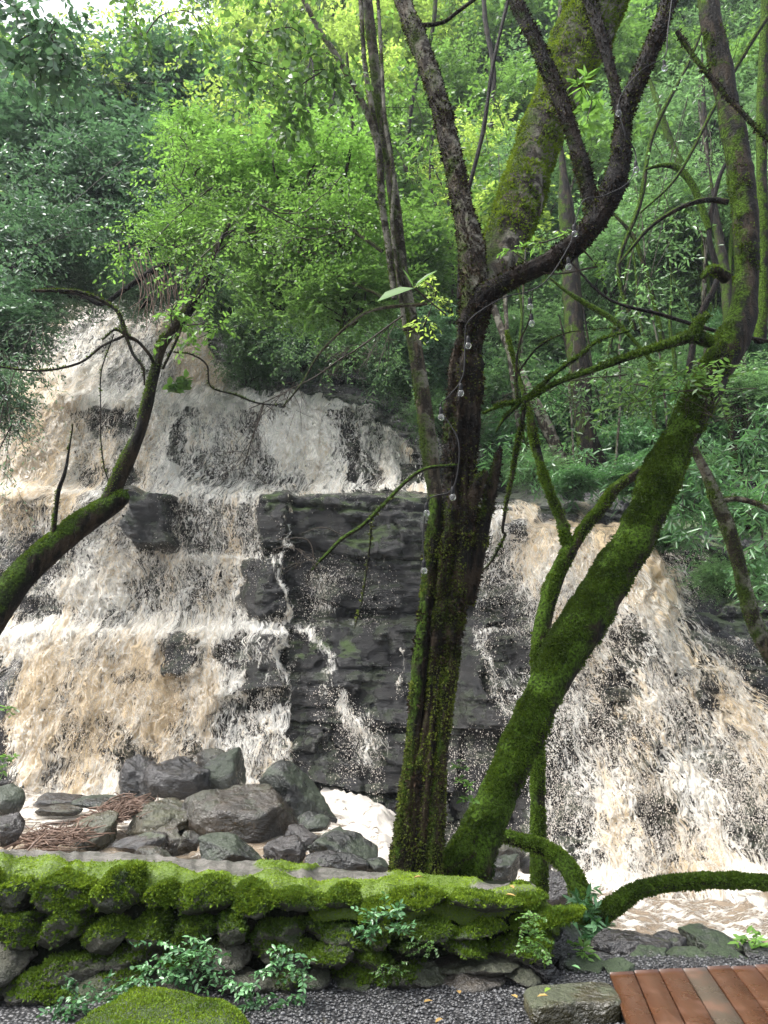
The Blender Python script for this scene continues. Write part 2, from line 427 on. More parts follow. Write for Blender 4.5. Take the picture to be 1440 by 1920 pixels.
# ================================================================== the setting
# ---- cliff relief: depth (metres away) of the rock at picture columns / rows
CLIFF = [
 (-600, [(520, 28), (600, 24.5), (745, 21.5), (765, 20), (925, 18.8), (940, 17.4), (1165, 16.8), (1185, 16), (1490, 14.9), (1720, 13.7)]),
 (0,    [(520, 28), (600, 24.5), (745, 21.4), (765, 20), (925, 18.7), (940, 17.3), (1050, 17.0), (1165, 16.7), (1185, 16), (1300, 15.5), (1490, 14.8), (1720, 13.6)]),
 (420,  [(520, 28), (600, 24.5), (745, 21.2), (765, 19.8), (925, 18.6), (940, 17.1), (1050, 16.8), (1165, 16.5), (1185, 15.8), (1300, 15.3), (1490, 14.6), (1720, 13.4)]),
 (500,  [(520, 27), (600, 25), (735, 21.3), (762, 19.7), (925, 18.5), (938, 16.2), (1055, 16.0), (1068, 15.6), (1160, 15.5), (1180, 15.1), (1300, 14.8), (1490, 14.3), (1720, 13.3)]),
 (620,  [(520, 27), (600, 25), (740, 21.2), (765, 19.6), (925, 18.4), (938, 16.0), (1060, 15.7), (1160, 15.5), (1178, 14.8), (1300, 14.4), (1490, 13.9), (1720, 13.2)]),
 (800,  [(520, 27), (740, 23), (850, 20.5), (925, 18.2), (945, 15.6), (1060, 15.3), (1160, 15.1), (1178, 14.5), (1300, 14.1), (1490, 13.6), (1600, 13.3), (1720, 13)]),
 (920,  [(520, 27), (740, 23), (930, 18.5), (952, 14.6), (1160, 14.1), (1185, 13.6), (1490, 12.8), (1640, 12.4), (1720, 12.2)]),
 (1050, [(520, 27), (740, 23), (930, 17.5), (968, 14.2), (1200, 13.2), (1640, 12.0), (1720, 11.8)]),
 (1190, [(520, 27), (740, 22), (930, 17), (1000, 15), (1035, 13.8), (1150, 13.2), (1640, 11.6), (1720, 11.4)]),
 (1440, [(520, 26), (740, 20), (930, 16.5), (1190, 14.2), (1260, 12.8), (1640, 11.1), (1720, 10.9)]),
 (2100, [(520, 26), (740, 19), (930, 15.5), (1190, 13.5), (1260, 12.2), (1640, 10.4), (1720, 10.2)]),
]
_rows = np.arange(500, 1741, 5)
_cx = np.array([c[0] for c in CLIFF], float)
_tab = np.stack([np.interp(_rows, *zip(*c[1])) for c in CLIFF])
def cliffY(px, py):
    px = np.asarray(px, float); py = np.asarray(py, float)
    i = np.clip(np.searchsorted(_cx, px)-1, 0, len(_cx)-2); t = np.clip((px-_cx[i])/(_cx[i+1]-_cx[i]), 0, 1); t = t*t*(3-2*t)
    y = np.clip((py-_rows[0])/5.0, 0, len(_rows)-1.001); j = y.astype(int); s = y-j
    a = _tab[i, j]*(1-s)+_tab[i, j+1]*s; b = _tab[i+1, j]*(1-s)+_tab[i+1, j+1]*s
    return a*(1-t)+b*t
def block_disp(p, amp=.35, lay=.46, bw=1.0):
    """layered, jointed rock: offsets per stratum and per block"""
    x, y, z = p[..., 0], p[..., 1], p[..., 2]
    zz = z+(vnoise(p*.5)-.5)*.5+x*.03; out = 0
    for k, (l, b, a) in enumerate(((lay*2.3, bw*2.2, 1.0), (lay, bw, .6), (lay*.35, bw*.6, .14))):
        q = zz/l; li = np.floor(q); fr = q-li
        lz = _hash(li, li*0+k, li*0+3)
        xb = x/b+lz*7.3+(vnoise(p*1.1+k)-.5)*.9; bi = np.floor(xb)
        o = _hash(li, bi, li*0+k*11); o0 = _hash(li-1, bi, li*0+k*11)
        e = sstep(.86, 1.0, fr)
        ex = np.minimum(xb-bi, 1-(xb-bi))
        out = out+a*(o*(1-e)+.5*e*o-.12*sstep(.06, 0, ex))
    return out*amp*.62
def relief(x0, x1, nx, y0, y1, ny, depth):
    px, py = np.meshgrid(np.linspace(x0, x1, nx), np.linspace(y0, y1, ny))
    return px, py, P(px, py, depth(px, py))
px, py, p = relief(-520, 2050, 760, 545, 1735, 500, cliffY)
wet_dark = .3+.7*sstep(480, 560, px)
d = block_disp(p, .55)*wet_dark + (fbm(p*1.6, 5)-.5)*.5 + (fbm(p*np.array([3, 3, 9.0]), 4)-.5)*.16
# individual blocks that stand out of the falling water
def ell(px, py, cx, cy, rx, ry, soft=.35):
    r = ((px-cx)/rx)**2+((py-cy)/ry)**2
    return sstep(1+soft, 1-soft, r)
def box(px, py, x0, x1, y0, y1, s=8):
    return sstep(x0-s, x0+s, px)*sstep(x1+s, x1-s, px)*sstep(y0-s, y0+s, py)*sstep(y1+s, y1-s, py)
BL = [(256, 338, 940, 1045, .9), (462, 548, 1052, 1165, .7), (488, 548, 930, 1045, .4), (318, 385, 1185, 1262, .6), (412, 540, 1195, 1300, .5), (640, 672, 800, 905, .2)]
wq = np.stack([px*.03, py*.03, px*0], -1); wpx = px+(fbm(wq, 3)-.5)*50; wpy = py+(fbm(wq+9, 3)-.5)*34
for b in BL: d += b[4]*box(wpx, wpy, *b[:4], s=6)
p[..., 1] -= d
mm = np.clip(box(px, py, 490, 800, 935, 965, 10)*1.0+ell(px, py, 700, 1010, 60, 28)*1.2+ell(px, py, 300, 948, 45, 10)*1.5+.25+ell(px, py, 590, 1215, 40, 26)+ell(px, py, 640, 1220, 30, 20)+sstep(1180, 1350, px)*sstep(1300, 1000, py), 0, 1)
cliff = mesh_obj("cliff", p, grid_faces(500, 760), M['rock'], cols={'mossmask': mm.ravel()})
tag(cliff, "dark layered wet rock cliff behind and between the waterfalls", None, kind='structure')

# ---- forest hillside
HILL = [(-900, 110, [(60, 48), (200, 40), (400, 32), (560, 29), (900, 24), (1250, 19)]), (300, 95, [(50, 48), (200, 40), (400, 33), (560, 29.5), (1000, 26), (1250, 22)]),
        (520, 20, [(-60, 52), (0, 46), (300, 32), (600, 25.5), (745, 22.5), (1000, 21.5), (1250, 19)]), (820, -300, [(-300, 55), (0, 43), (300, 31), (600, 25.5), (745, 24), (930, 20), (1250, 18)]),
        (1050, -300, [(-300, 52), (0, 40), (400, 28), (700, 22.5), (880, 19), (940, 17.9), (1250, 16)]), (1440, -300, [(-300, 45), (0, 34), (400, 25), (700, 20), (930, 16.9), (1180, 14.7), (1250, 14)]),
        (2400, -300, [(-300, 40), (0, 30), (400, 23), (700, 18), (930, 15.5), (1180, 13.7), (1250, 13)])]
_hx = np.array([h[0] for h in HILL], float); _htop = np.array([h[1] for h in HILL], float)
_hr = np.arange(-300, 1261, 10); _ht = np.stack([np.interp(_hr, *zip(*h[2])) for h in HILL])
def hillY(px, py):
    px = np.asarray(px, float); py = np.asarray(py, float)
    i = np.clip(np.searchsorted(_hx, px)-1, 0, len(_hx)-2); t = np.clip((px-_hx[i])/(_hx[i+1]-_hx[i]), 0, 1); t = t*t*(3-2*t)
    y = np.clip((py+300)/10.0, 0, len(_hr)-1.001); j = y.astype(int); s = y-j
    return (_ht[i, j]*(1-s)+_ht[i, j+1]*s)*(1-t)+(_ht[i+1, j]*(1-s)+_ht[i+1, j+1]*s)*t
px, v = np.meshgrid(np.linspace(-880, 2350, 220), np.linspace(0, 1, 150))
top = np.interp(px, _hx, _htop)
py = top+(1230-top)*v
p = P(px, py, hillY(px, py)); p[..., 1] -= (fbm(p*.35, 4)-.5)*2.5
m, nt, out = new_mat("forest soil"); n = N(nt)
a, _ = n.noise(n.pos(), 1.2, 6, .65); b, _ = n.noise(n.pos(), 9, 5, .65)
c = n.mix(n.ramp(a, .4, .65), (.008, .008, .005), (.015, .025, .008)); c = n.mix(n.ramp(b, .5, .7, 0, .6), c, (.06, .05, .03))
n.l(n.bsdf(c, .8, .2, n.bump(b, .8, .1)), out.inputs[0]); M['soil'] = m
hill = mesh_obj("hillside", p, grid_faces(150, 220), M['soil'], cols={'mossmask': np.ones(px.size)})
tag(hill, "dark steep forest hillside rising behind the falls", None, kind='structure')

# ---- ground: gravel terrace dropping to the river bed, one sheet
xs = np.concatenate([np.linspace(-150, -8, 25), np.linspace(-7.8, 7.8, 200), np.linspace(8, 150, 25)])
ys = np.concatenate([np.linspace(-60, -1, 14), np.linspace(-.8, 3, 20), np.linspace(3.04, 9, 170), np.linspace(9.2, 30, 50), np.linspace(32, 250, 25)])
gx, gy = np.meshgrid(xs, ys)
edge = 5.55+.12*np.sin(gx*1.1)-.5*sstep(1.0, 1.5, gx)
z = -1.75*sstep(0, 1.1, gy-edge)
q = np.stack([gx, gy, gx*0], -1)
z += (fbm(q*1.3, 4)-.5)*.06*sstep(edge+.2, edge-.4, gy)+(fbm(q*.9, 4)-.5)*.5*sstep(edge+.5, edge+1.5, gy)
q[..., 2] = z
m, nt, out = new_mat("gravel"); n = N(nt); pp = n.pos()
vd, vn = n.voro(pp, 42); cc = n.n("ShaderNodeSeparateColor"); n.l(vn.outputs['Color'], cc.inputs[0])
a, _ = n.noise(pp, 2.2, 4, .6); b, _ = n.noise(pp, 130, 3, .6)
c = n.mix(cc.outputs[0], (.018, .018, .019), (.085, .084, .085)); c = n.mix(n.ramp(vd, .35, .6), c, (.015, .015, .016))
c = n.mix(n.ramp(a, .6, .72, 0, .7), c, (.04, .035, .02))
n.l(n.bsdf(c, .45, .5, n.bump(n.math('SUBTRACT', 1.0, vd), 1.0, .02)), out.inputs[0]); M['gravel'] = m
g = mesh_obj("ground", q, grid_faces(len(ys), len(xs)), M['gravel'])
tag(g, "dark wet gravel ground in front of the stone wall", None, kind='structure')
# loose gravel chips on the near ground
rng = np.random.default_rng(5)
nG = 9000
cx = rng.uniform(-1.2, 2.6, nG); cy = rng.uniform(3.9, 5.2, nG)
cz = (fbm(np.stack([cx, cy, cx*0], -1)*1.3, 4)-.5)*.06
o8 = np.array([[1, 0, 0], [-1, 0, 0], [0, 1, 0], [0, -1, 0], [0, 0, 1], [0, 0, -1.0]])
f8 = np.array([[0, 2, 4], [2, 1, 4], [1, 3, 4], [3, 0, 4], [2, 0, 5], [1, 2, 5], [3, 1, 5], [0, 3, 5]])
sz = rng.uniform(.006, .016, (nG, 1, 1))*rng.uniform(.6, 1.3, (nG, 1, 3))*np.array([1, 1, .6])
v = o8[None]*sz*rng.uniform(.7, 1.2, (nG, 6, 1)); an = rng.uniform(0, 6.28, nG)
v = np.stack([v[..., 0]*np.cos(an)[:, None]-v[..., 1]*np.sin(an)[:, None], v[..., 0]*np.sin(an)[:, None]+v[..., 1]*np.cos(an)[:, None], v[..., 2]], -1)
v += np.stack([cx, cy, cz+.004], -1)[:, None]
m, nt, out = new_mat("gravel chip"); n = N(nt)
n.l(n.bsdf(n.mix(n.attr('tint').outputs['Fac'], (.016, .016, .017), (.12, .12, .122)), .4, .5), out.inputs[0]); M['chip'] = m
gc = mesh_obj("gravel", v, (np.arange(nG)[:, None, None]*6+f8).reshape(-1, 3), M['chip'], smooth=False, cols={'tint': np.repeat(rng.random(nG)**1.5, 6)})
tag(gc, "small grey gravel chips scattered over the ground by the wooden deck", None, kind='stuff')

# ================================================================== falling water
def lerp_edge(py, pts):
    a = np.array(pts, float); return np.interp(py, a[:, 0], a[:, 1])
def dens_left(px, py):
    wq = np.stack([px*.03, py*.03, px*0], -1); px0, py0 = px, py; px = px+(fbm(wq, 3)-.5)*46; py = py+(fbm(wq+9, 3)-.5)*22
    R = lerp_edge(py, [(560, 330), (620, 385), (700, 425), (740, 450), (752, 600), (775, 690), (850, 765), (925, 835), (934, 560), (940, 548), (1165, 545), (1480, 552), (1520, 560)])
    L = lerp_edge(py, [(560, 90), (700, 30), (900, -20), (1200, -40), (1225, 20), (1300, 40), (1480, 50), (1520, 60)])
    inside = sstep(L-12, L+12, px)*sstep(R+6, R-6, px)
    D = .70+.20*(fbm(np.stack([px*.02, py*.008, px*0], -1), 3)-.5)*2
    D = np.where(py < 745, .56, D)
    D += .28*box(px, py, 340, 440, 630, 740, 25)+.3*box(px, py, -100, 200, 690, 750, 20)
    D += .2*box(px, py, 100, 760, 742, 775, 12)
    D = np.where((py > 775) & (py < 940), .58+.3*(fbm(np.stack([px*.03, py*.008, px*0+4], -1), 3)-.5)*2, D)
    D += .26*box(px, py, -200, 150, 760, 1010, 30)
    D += .22*ell(px, py, 560, 840, 60, 60)+.15*ell(px, py, 290, 860, 40, 60)
    D += .15*sstep(915, 932, py)*sstep(948, 936, py)*(px < 500)
    for e in ((210, 800, 45, 28, .32), (205, 905, 60, 28, .3), (335, 1000-170, 18, 40, .35), (372, 880, 30, 40, .25), (540, 900, 70, 28, .16), (650, 800, 14, 28, .3), (668, 870, 15, 45, .32), (700, 890, 18, 40, .15), (460, 800, 40, 20, .15)):
        D -= e[4]*ell(px, py, *e[:4])
    mid = (py > 940) & (py < 1178)
    D = np.where(mid, .58+.25*(fbm(np.stack([px*.03, py*.01, px*0+9], -1), 3)-.5)*2, D)
    D -= 1.2*box(px, py, 258, 334, 944, 1040, 5)*mid
    D -= .20*box(px, py, 340, 490, 950, 1045, 6)*mid
    D += .25*box(px, py, 340, 560, 1040, 1060, 8)*mid*(px < 470)
    D -= .22*box(px, py, 280, 330, 1070, 1150, 12)*mid+.22*box(px, py, 360, 410, 1080, 1150, 12)*mid
    D -= .42*box(px, py, 466, 535, 1062, 1160, 8)*mid + 1.2*box(px, py, 492, 560, 935, 1046, 5)*mid
    D -= .35*ell(px, py, 60, 1050, 90, 45)*mid
    D += .2*ell(px, py, 200, 1090, 60, 60)*mid
    D = np.where(py >= 1178, .74+.22*(fbm(np.stack([px*.02, py*.014, px*0+5], -1), 3)-.5)*2, D); lo = py >= 1165
    D += .06*sstep(1160, 1175, py)*sstep(1205, 1185, py)
    for e in ((350, 1222, 40, 40, .48), (465, 1225, 55, 40, .42), (500, 1285, 40, 45, .45), (190, 1400, 75, 60, .2), (130, 1455, 40, 40, .25), (260, 1430, 35, 40, .25), (450, 1350, 50, 40, .35), (60, 1140, 80, 28, .4), (520, 1420, 35, 50, .2), (375, 1400, 14, 30, .3), (255, 1270, 45, 14, .2)):
        D -= e[4]*ell(px, py, *e[:4])
    D += .2*sstep(1470, 1500, py)
    # thin runs over the middle rock
    path = lerp_edge(py, [(1165, 570), (1200, 600), (1240, 632), (1300, 625), (1340, 655), (1380, 690), (1440, 700)])
    hw = lerp_edge(py, [(1165, 30), (1200, 14), (1300, 16), (1350, 32), (1440, 26)])
    T = .58*np.exp(-((px-path)/hw)**2)*sstep(1160, 1172, py)*sstep(1470, 1360, py)
    T2 = .95*np.exp(-((px-lerp_edge(py, [(1050, 525), (1090, 538), (1160, 549)]))/4.5)**2)*sstep(1048, 1052, py)*sstep(1172, 1164, py)
    T3 = .45*np.exp(-((px-545)/6.0)**2)*sstep(935, 945, py)*sstep(1050, 1040, py)+.35*np.exp(-((px-612)/26.0)**2)*sstep(1060, 1090, py)*sstep(1160, 1140, py)
    T4 = .45*np.exp(-((px-750-.06*(py-1215))/5.0)**2)*sstep(1215, 1230, py)*sstep(1310, 1290, py)
    T5 = .22*np.exp(-((py-1172)/5.0)**2)*sstep(550, 580, px)*sstep(760, 640, px)+.0*px
    return np.clip(np.maximum(np.clip(D, 0, 1.1)*inside, np.maximum.reduce([T, T2, T3, T4, T5])), 0, 1.1)
def brown_left(px, py):
    B = .42+.20*sstep(1150, 1300, py)+.3*box(px, py, -200, 160, 700, 1000, 40)+.35*box(px, py, 340, 440, 620, 740, 20)-.15*box(px, py, 300, 700, 750, 930, 20)
    B += .2*ell(px, py, 210, 1300, 160, 120)-.25*box(px, py, 430, 760, 1170, 1480, 20)
    return B
def water_sheet(name, x0, x1, y0, y1, step, depth, dens, brown, mat, off, amp, seed, flow_fn, lumpf=1.0, thick=0, parent=None):
    nx = int((x1-x0)/step)+1; ny = int((y1-y0)/step)+1
    px, py, p = relief(x0, x1, nx, y0, y1, ny, depth)
    D = dens(px, py); B = brown(px, py)
    p0 = p.copy()
    q = p*np.array([1, .3, .45])
    d = off+(fbm(q*1.2+seed, 3)-.5)*amp*2.4+(fbm(q*4+seed, 4)-.5)*amp*1.1+(fbm(q*16+seed, 3, g=.6)-.5)*amp*.35
    d += .25*D*amp
    p[..., 1] -= d; p[..., 2] += (fbm(p0*4+seed+9, 3)-.5)*amp*.7; p[..., 0] += (fbm(p0*4+seed+19, 3)-.5)*amp*.7
    f = grid_faces(ny, nx)
    dv = D.ravel(); keep = dv[f].max(1) > .03
    u = flow_fn(px, py, p0)
    f = f[keep]; used = np.zeros(len(dv), bool); used[f.ravel()] = True; idx = np.cumsum(used)-1
    return mesh_obj(name, p.reshape(-1, 3)[used], idx[f], mat, parent, True, cols={'dens': dv[used], 'brown': B.ravel()[used]}, uvs=u.reshape(-1, 3)[used])
def smoothY(px, py):
    a = 0
    for k, (dx, dy) in enumerate(((0, 0), (25, 0), (-25, 0), (0, 12), (0, -12), (0, 20))): a = a+cliffY(px+dx, py+dy)
    return a/6-.12
def leftY(px, py):
    wq = np.stack([px*.03, py*.03, px*0], -1); wpx = px+(fbm(wq, 3)-.5)*50; wpy = py+(fbm(wq+9, 3)-.5)*34
    bl = sum(.55*b[4]*box(wpx, wpy, *b[:4], s=6) for b in BL[1:5])
    return np.minimum(smoothY(px, py), cliffY(px, py))-bl
flowL = lambda px, py, p: np.stack([p[..., 0]+.3*(vnoise(p*.8)-.5), p[..., 2]-.6*p[..., 1], 0*px], -1)
w1 = water_sheet("waterfall_water", -160, 830, 556, 1520, 2.4, leftY, dens_left, brown_left, M['fall'], .28, .30, 3.0, flowL)
tag(w1, "muddy white water tumbling down the tiered left waterfall", None, kind='structure')
w2 = water_sheet("waterfall_spray", -160, 830, 575, 1515, 4, leftY, lambda a, b: np.clip(dens_left(a, b)-.16, 0, 1), lambda a, b: brown_left(a, b)-.1, M['veil'], .62, .38, 13.0,
                 lambda px, py, p: flowL(px, py, p)+np.array([3.1, 7.7, 2.0]))
tag(w2, "loose pale spray leaping off the left waterfall", None, kind='stuff')

# right fall
def re_edge(py): return lerp_edge(py, [(945, 990), (985, 1060), (1000, 1185), (1040, 1215), (1100, 1255), (1170, 1300), (1250, 1365), (1330, 1420), (1420, 1475), (1520, 1530), (1700, 1580)])
def le_edge(py): return lerp_edge(py, [(945, 925), (1000, 912), (1060, 895), (1180, 885), (1260, 915), (1350, 945), (1480, 975), (1640, 1000), (1700, 1000)])
def dens_right(px, py):
    L = le_edge(py); R = re_edge(py)
    s = (px-L)/(R-L)
    ins = sstep(-.03, .03, s)*sstep(1.03, .97, s)*sstep(950, 962, py+(px < 1000)*0-((px > 1000)*28))
    D = .40+.42*sstep(1200, 1040, py)+.36*np.exp(-((s-.84)/.16)**2)*sstep(1000, 1080, py)*sstep(1560, 1250, py)+.22*np.exp(-((s-.52-.12*(py-1200)/400)/.07)**2)*sstep(1180, 1260, py)
    D += .16*(fbm(np.stack([s*9, py*.006, s*0], -1), 3)-.5)*2
    D += .14*np.exp(-((s-.28)/.08)**2)*sstep(1200, 1300, py)
    D -= .42*sstep(.32, .14, s)*sstep(975, 1040, py)*sstep(1350, 1200, py)
    D -= .18*sstep(.3, .1, s)*sstep(1250, 1350, py)
    for e in ((1160, 1220, 32, 50, .30), (1150, 1290, 40, 30, .28), (1235, 1370, 42, 45, .22), (1215, 1520, 42, 40, .26), (1290, 1290, 40, 50, .1), (1375, 1540, 45, 50, .2), (1110, 1400, 35, 60, .14), (1080, 1540, 50, 40, .1), (1100, 1170, 26, 30, .15), (1330, 1440, 40, 50, .08)):
        D -= e[4]*ell(px, py, *e[:4], soft=.6)
    D += .45*sstep(1600, 1645, py)
    D = np.clip(D, 0, 1.1)*ins
    D = np.maximum(D, .34*(np.exp(-((px-lerp_edge(py, [(1180, 888), (1260, 918), (1350, 950)]))/9.0)**2)*sstep(1178, 1186, py)*sstep(1380, 1330, py)+np.exp(-((py-1184)/5.0)**2)*sstep(885, 895, px)*sstep(1000, 980, px)))
    side = .32*box(px, py, 1215, 1300, 1030, 1200, 20)*(px > R)+.25*ell(px, py, 1360, 1250, 80, 50)*(px > R)
    rec = .4*box(px, py, 1075, 1100, 945, 1000, 6)
    return np.maximum(D, np.maximum(side, rec))
def brown_right(px, py):
    s = (px-le_edge(py))/(re_edge(py)-le_edge(py))
    return .35+.35*sstep(1200, 1000, py)+.25*np.exp(-((s-.85)/.15)**2)+.3*np.exp(-((s-.42)/.12)**2)*sstep(1100, 1200, py)-.35*sstep(.3, .1, s)
def flowR(px, py, p):
    L = le_edge(py); R = re_edge(py); s = (px-L)/(R-L)
    return np.stack([s*3.6, p[..., 2]*1.0-.35*s*p[..., 2]*.6, 0*px], -1)
w3 = water_sheet("plunge_water", 870, 1640, 945, 1690, 2.4, lambda a, b: smoothY(a, b)-.1, dens_right, brown_right, M['fall'], .25, .28, 43.0, flowR)
tag(w3, "broad muddy plunge of water fanning out over the right rock face", None, kind='structure')
w4 = water_sheet("plunge_spray", 870, 1640, 950, 1685, 4, lambda a, b: smoothY(a, b)-.1, lambda a, b: np.clip(dens_right(a, b)-.12, 0, 1), lambda a, b: brown_right(a, b)-.05, M['veil'], .65, .36, 53.0,
                 lambda px, py, p: flowR(px, py, p)+np.array([5.3, 2.2, 1.0]))
tag(w4, "loose spray thrown clear of the right plunge", None, kind='stuff')

# droplets
def droplets(name, nd, x0, x1, y0, y1, depth, dens, seed, r0, r1, label, near=1.6):
    rng = np.random.default_rng(seed)
    px = rng.uniform(x0, x1, nd*5); py = rng.uniform(y0, y1, nd*5)
    D = dens(px, py); clump = fbm(np.stack([px*.02, py*.012, 0*px], -1), 3)
    Dn = np.maximum(D, .8*dens(px+rng.normal(0, 10, len(px)), py-abs(rng.normal(0, 14, len(px)))))
    pr = np.where(Dn > .03, np.exp(-((Dn-.45)/.28)**2)+.12, 0)*sstep(.3, .6, clump)
    k = rng.random(len(px)) < pr; px, py = px[k][:nd], py[k][:nd]; n_ = len(px)
    p = P(px, py, depth(px, py)); p[:, 1] -= .2+rng.exponential(.35, n_).clip(0, near)
    r = rng.uniform(0, 1, n_)**2.6*(r1-r0)+r0
    v = o8[None]*np.stack([r, r, r*rng.uniform(1, 2.0, n_)], -1)[:, None]*rng.uniform(.6, 1.3, (n_, 6, 1))
    v += p[:, None]
    o = mesh_obj(name, v, (np.arange(n_)[:, None, None]*6+f8).reshape(-1, 3), M['drop'])
    return tag(o, label, None, kind='stuff')
droplets("water_droplets", 50000, -100, 820, 600, 1500, leftY, dens_left, 1, .0025, .010, "flying droplets in front of the left waterfall")
droplets("water_droplets", 70000, 880, 1560, 1000, 1660, lambda a, b: smoothY(a, b)-.1, dens_right, 2, .002, .0085, "flying droplets in front of the right plunge")
def dens_dark(px, py): return .35*ell(px, py, 800, 1490, 260, 110, 1.0)+.2*ell(px, py, 640, 1110, 90, 60, 1.0)+.2*ell(px, py, 505, 1110, 40, 50, .8)
droplets("water_droplets", 9000, 440, 1050, 1050, 1580, leftY, dens_dark, 3, .003, .009, "fine droplets falling across the dark middle rock")

# ---- river: shelf on the left, pool on the right
def shelfz(x, y):
    s = sstep(-.9, 1.3, x-(13-y)*.05)
    zl = -.30-.0*y-.25*sstep(11, 8.5, y)
    zr = -1.0+0*x
    return zl*(1-s)+zr*s
xs = np.linspace(-11, 14, 620); ys = np.linspace(5.9, 15.6, 330)
gx, gy = np.meshgrid(xs, ys)
q = np.stack([gx, gy, 0*gx], -1)
z = shelfz(gx, gy)
ruf = .35+.65*sstep(-1.2, .6, gx)
z += ((fbm(q*1.5, 4)-.5)*.22+(fbm(q*5, 4)-.5)*.12+(fbm(q*14, 3)-.5)*.05)*ruf
torrent = np.exp(-((gx+.25-(12.5-gy)*.28)/.75)**2)*sstep(9, 10.5, gy)
z += torrent*(.05+(fbm(q*2.2+3, 4, g=.5)-.45)*.6)
foot = sstep(1.6, 0, np.abs(gy-(14.4-.22*(gx+6))))*.18
z += foot*(fbm(q*3+8, 4))
q[..., 2] = z
dens = np.clip(.30+.45*torrent+.35*sstep(10, 12.5, gy)+.12*sstep(0, 2, gx)-.15*sstep(0, -1.5, gx)*sstep(13, 11, gy), 0, 1)
m, nt, out = new_mat("muddy foaming water"); n = N(nt); pp = n.pos()
ps = n.vscale(pp, (.8, 1.6, 1)); _, wc = n.noise(ps, 3.0, 5)
wv = n.vadd(ps, wc, .6); a, _ = n.noise(wv, 3.5, 7, .7); e, _ = n.voro(wv, 4.5, 'DISTANCE_TO_EDGE'); e2, _ = n.voro(wv, 11, 'DISTANCE_TO_EDGE')
f = n.math('ADD', n.math('MAXIMUM', n.ramp(e, 0, .25, .45, 0), n.ramp(e2, 0, .25, .4, 0)), n.math('MULTIPLY', n.math('SUBTRACT', a, .42), 4.2))
f = n.math('SUBTRACT', f, .22); f = n.math('ADD', f, n.math('MULTIPLY', n.math('SUBTRACT', n.attr('dens').outputs['Fac'], .45), 1.3))
fm = n.ramp(f, .15, .75)
c = n.mix(fm, n.mix(a, (.15, .11, .07), (.30, .235, .165)), (.62, .57, .50))
n.l(n.bsdf(c, n.math('ADD', n.math('MULTIPLY', fm, .4), .15), .5, n.bump(n.math('ADD', a, n.math('MULTIPLY', fm, .3)), 1, .06)), out.inputs[0]); M['river'] = m
rv = mesh_obj("river_water", q, grid_faces(len(ys), len(xs)), m, cols={'dens': dens.ravel()})
tag(rv, "foaming brown river water pooling below the falls", None, kind='structure')
# splash lumps along the torrent and the feet of the falls

# ================================================================== boulders
def ico(sub):
    import bmesh
    bm = bmesh.new(); bmesh.ops.create_icosphere(bm, subdivisions=sub, radius=1); bm.verts.ensure_lookup_table()
    v = np.array([x.co[:] for x in bm.verts]); f = np.array([[x.index for x in a.verts] for a in bm.faces]); bm.free(); return v, f
ICO4 = ico(5); ICO3 = ico(4)
def boulder_verts(rng, size, facets=14, sharp=.5, rough=.04, ic=ICO4, flat_top=None):
    v, f = ic
    nn = nrm(rng.normal(0, 1, (facets, 3))); dd = rng.uniform(.5, .82, facets)
    if flat_top is not None:
        nn[0] = nrm(np.array(flat_top, float)); dd[0] = .55
    pr = v@nn.T
    rr = np.where(pr > .05, dd[None]/np.maximum(pr, .05), 9.0)
    k = 14+60*sharp
    r = -np.log(np.exp(-k*np.minimum(rr, 2)).sum(1)+np.exp(-k*1.0))/k
    p = v*r[:, None]
    q = p*1.7+rng.uniform(0, 50)
    p = p*(1+(fbm(q, 3)-.5)*.22)[:, None]
    p = p*np.asarray(size)
    s = float(np.mean(size))
    p += nrm(v)*((fbm(p/s*5+rng.uniform(0, 9), 5, g=.6)-.5)*rough*s*3.2)[:, None]
    # chipped secondary facets
    p += nrm(v)*((np.abs(fbm(p/s*2.2+rng.uniform(0, 9), 2)-.5))*rough*s*-4)[:, None]
    return p, f
def rot_np(p, rx, ry, rz):
    for ax, a in ((0, rx), (1, ry), (2, rz)):
        i, j = [(1, 2), (2, 0), (0, 1)][ax]; c, s_ = math.cos(a), math.sin(a)
        pi, pj = p[:, i].copy(), p[:, j].copy(); p[:, i] = pi*c-pj*s_; p[:, j] = pi*s_+pj*c
    return p
BR = "boulders piled in the river below the falls"
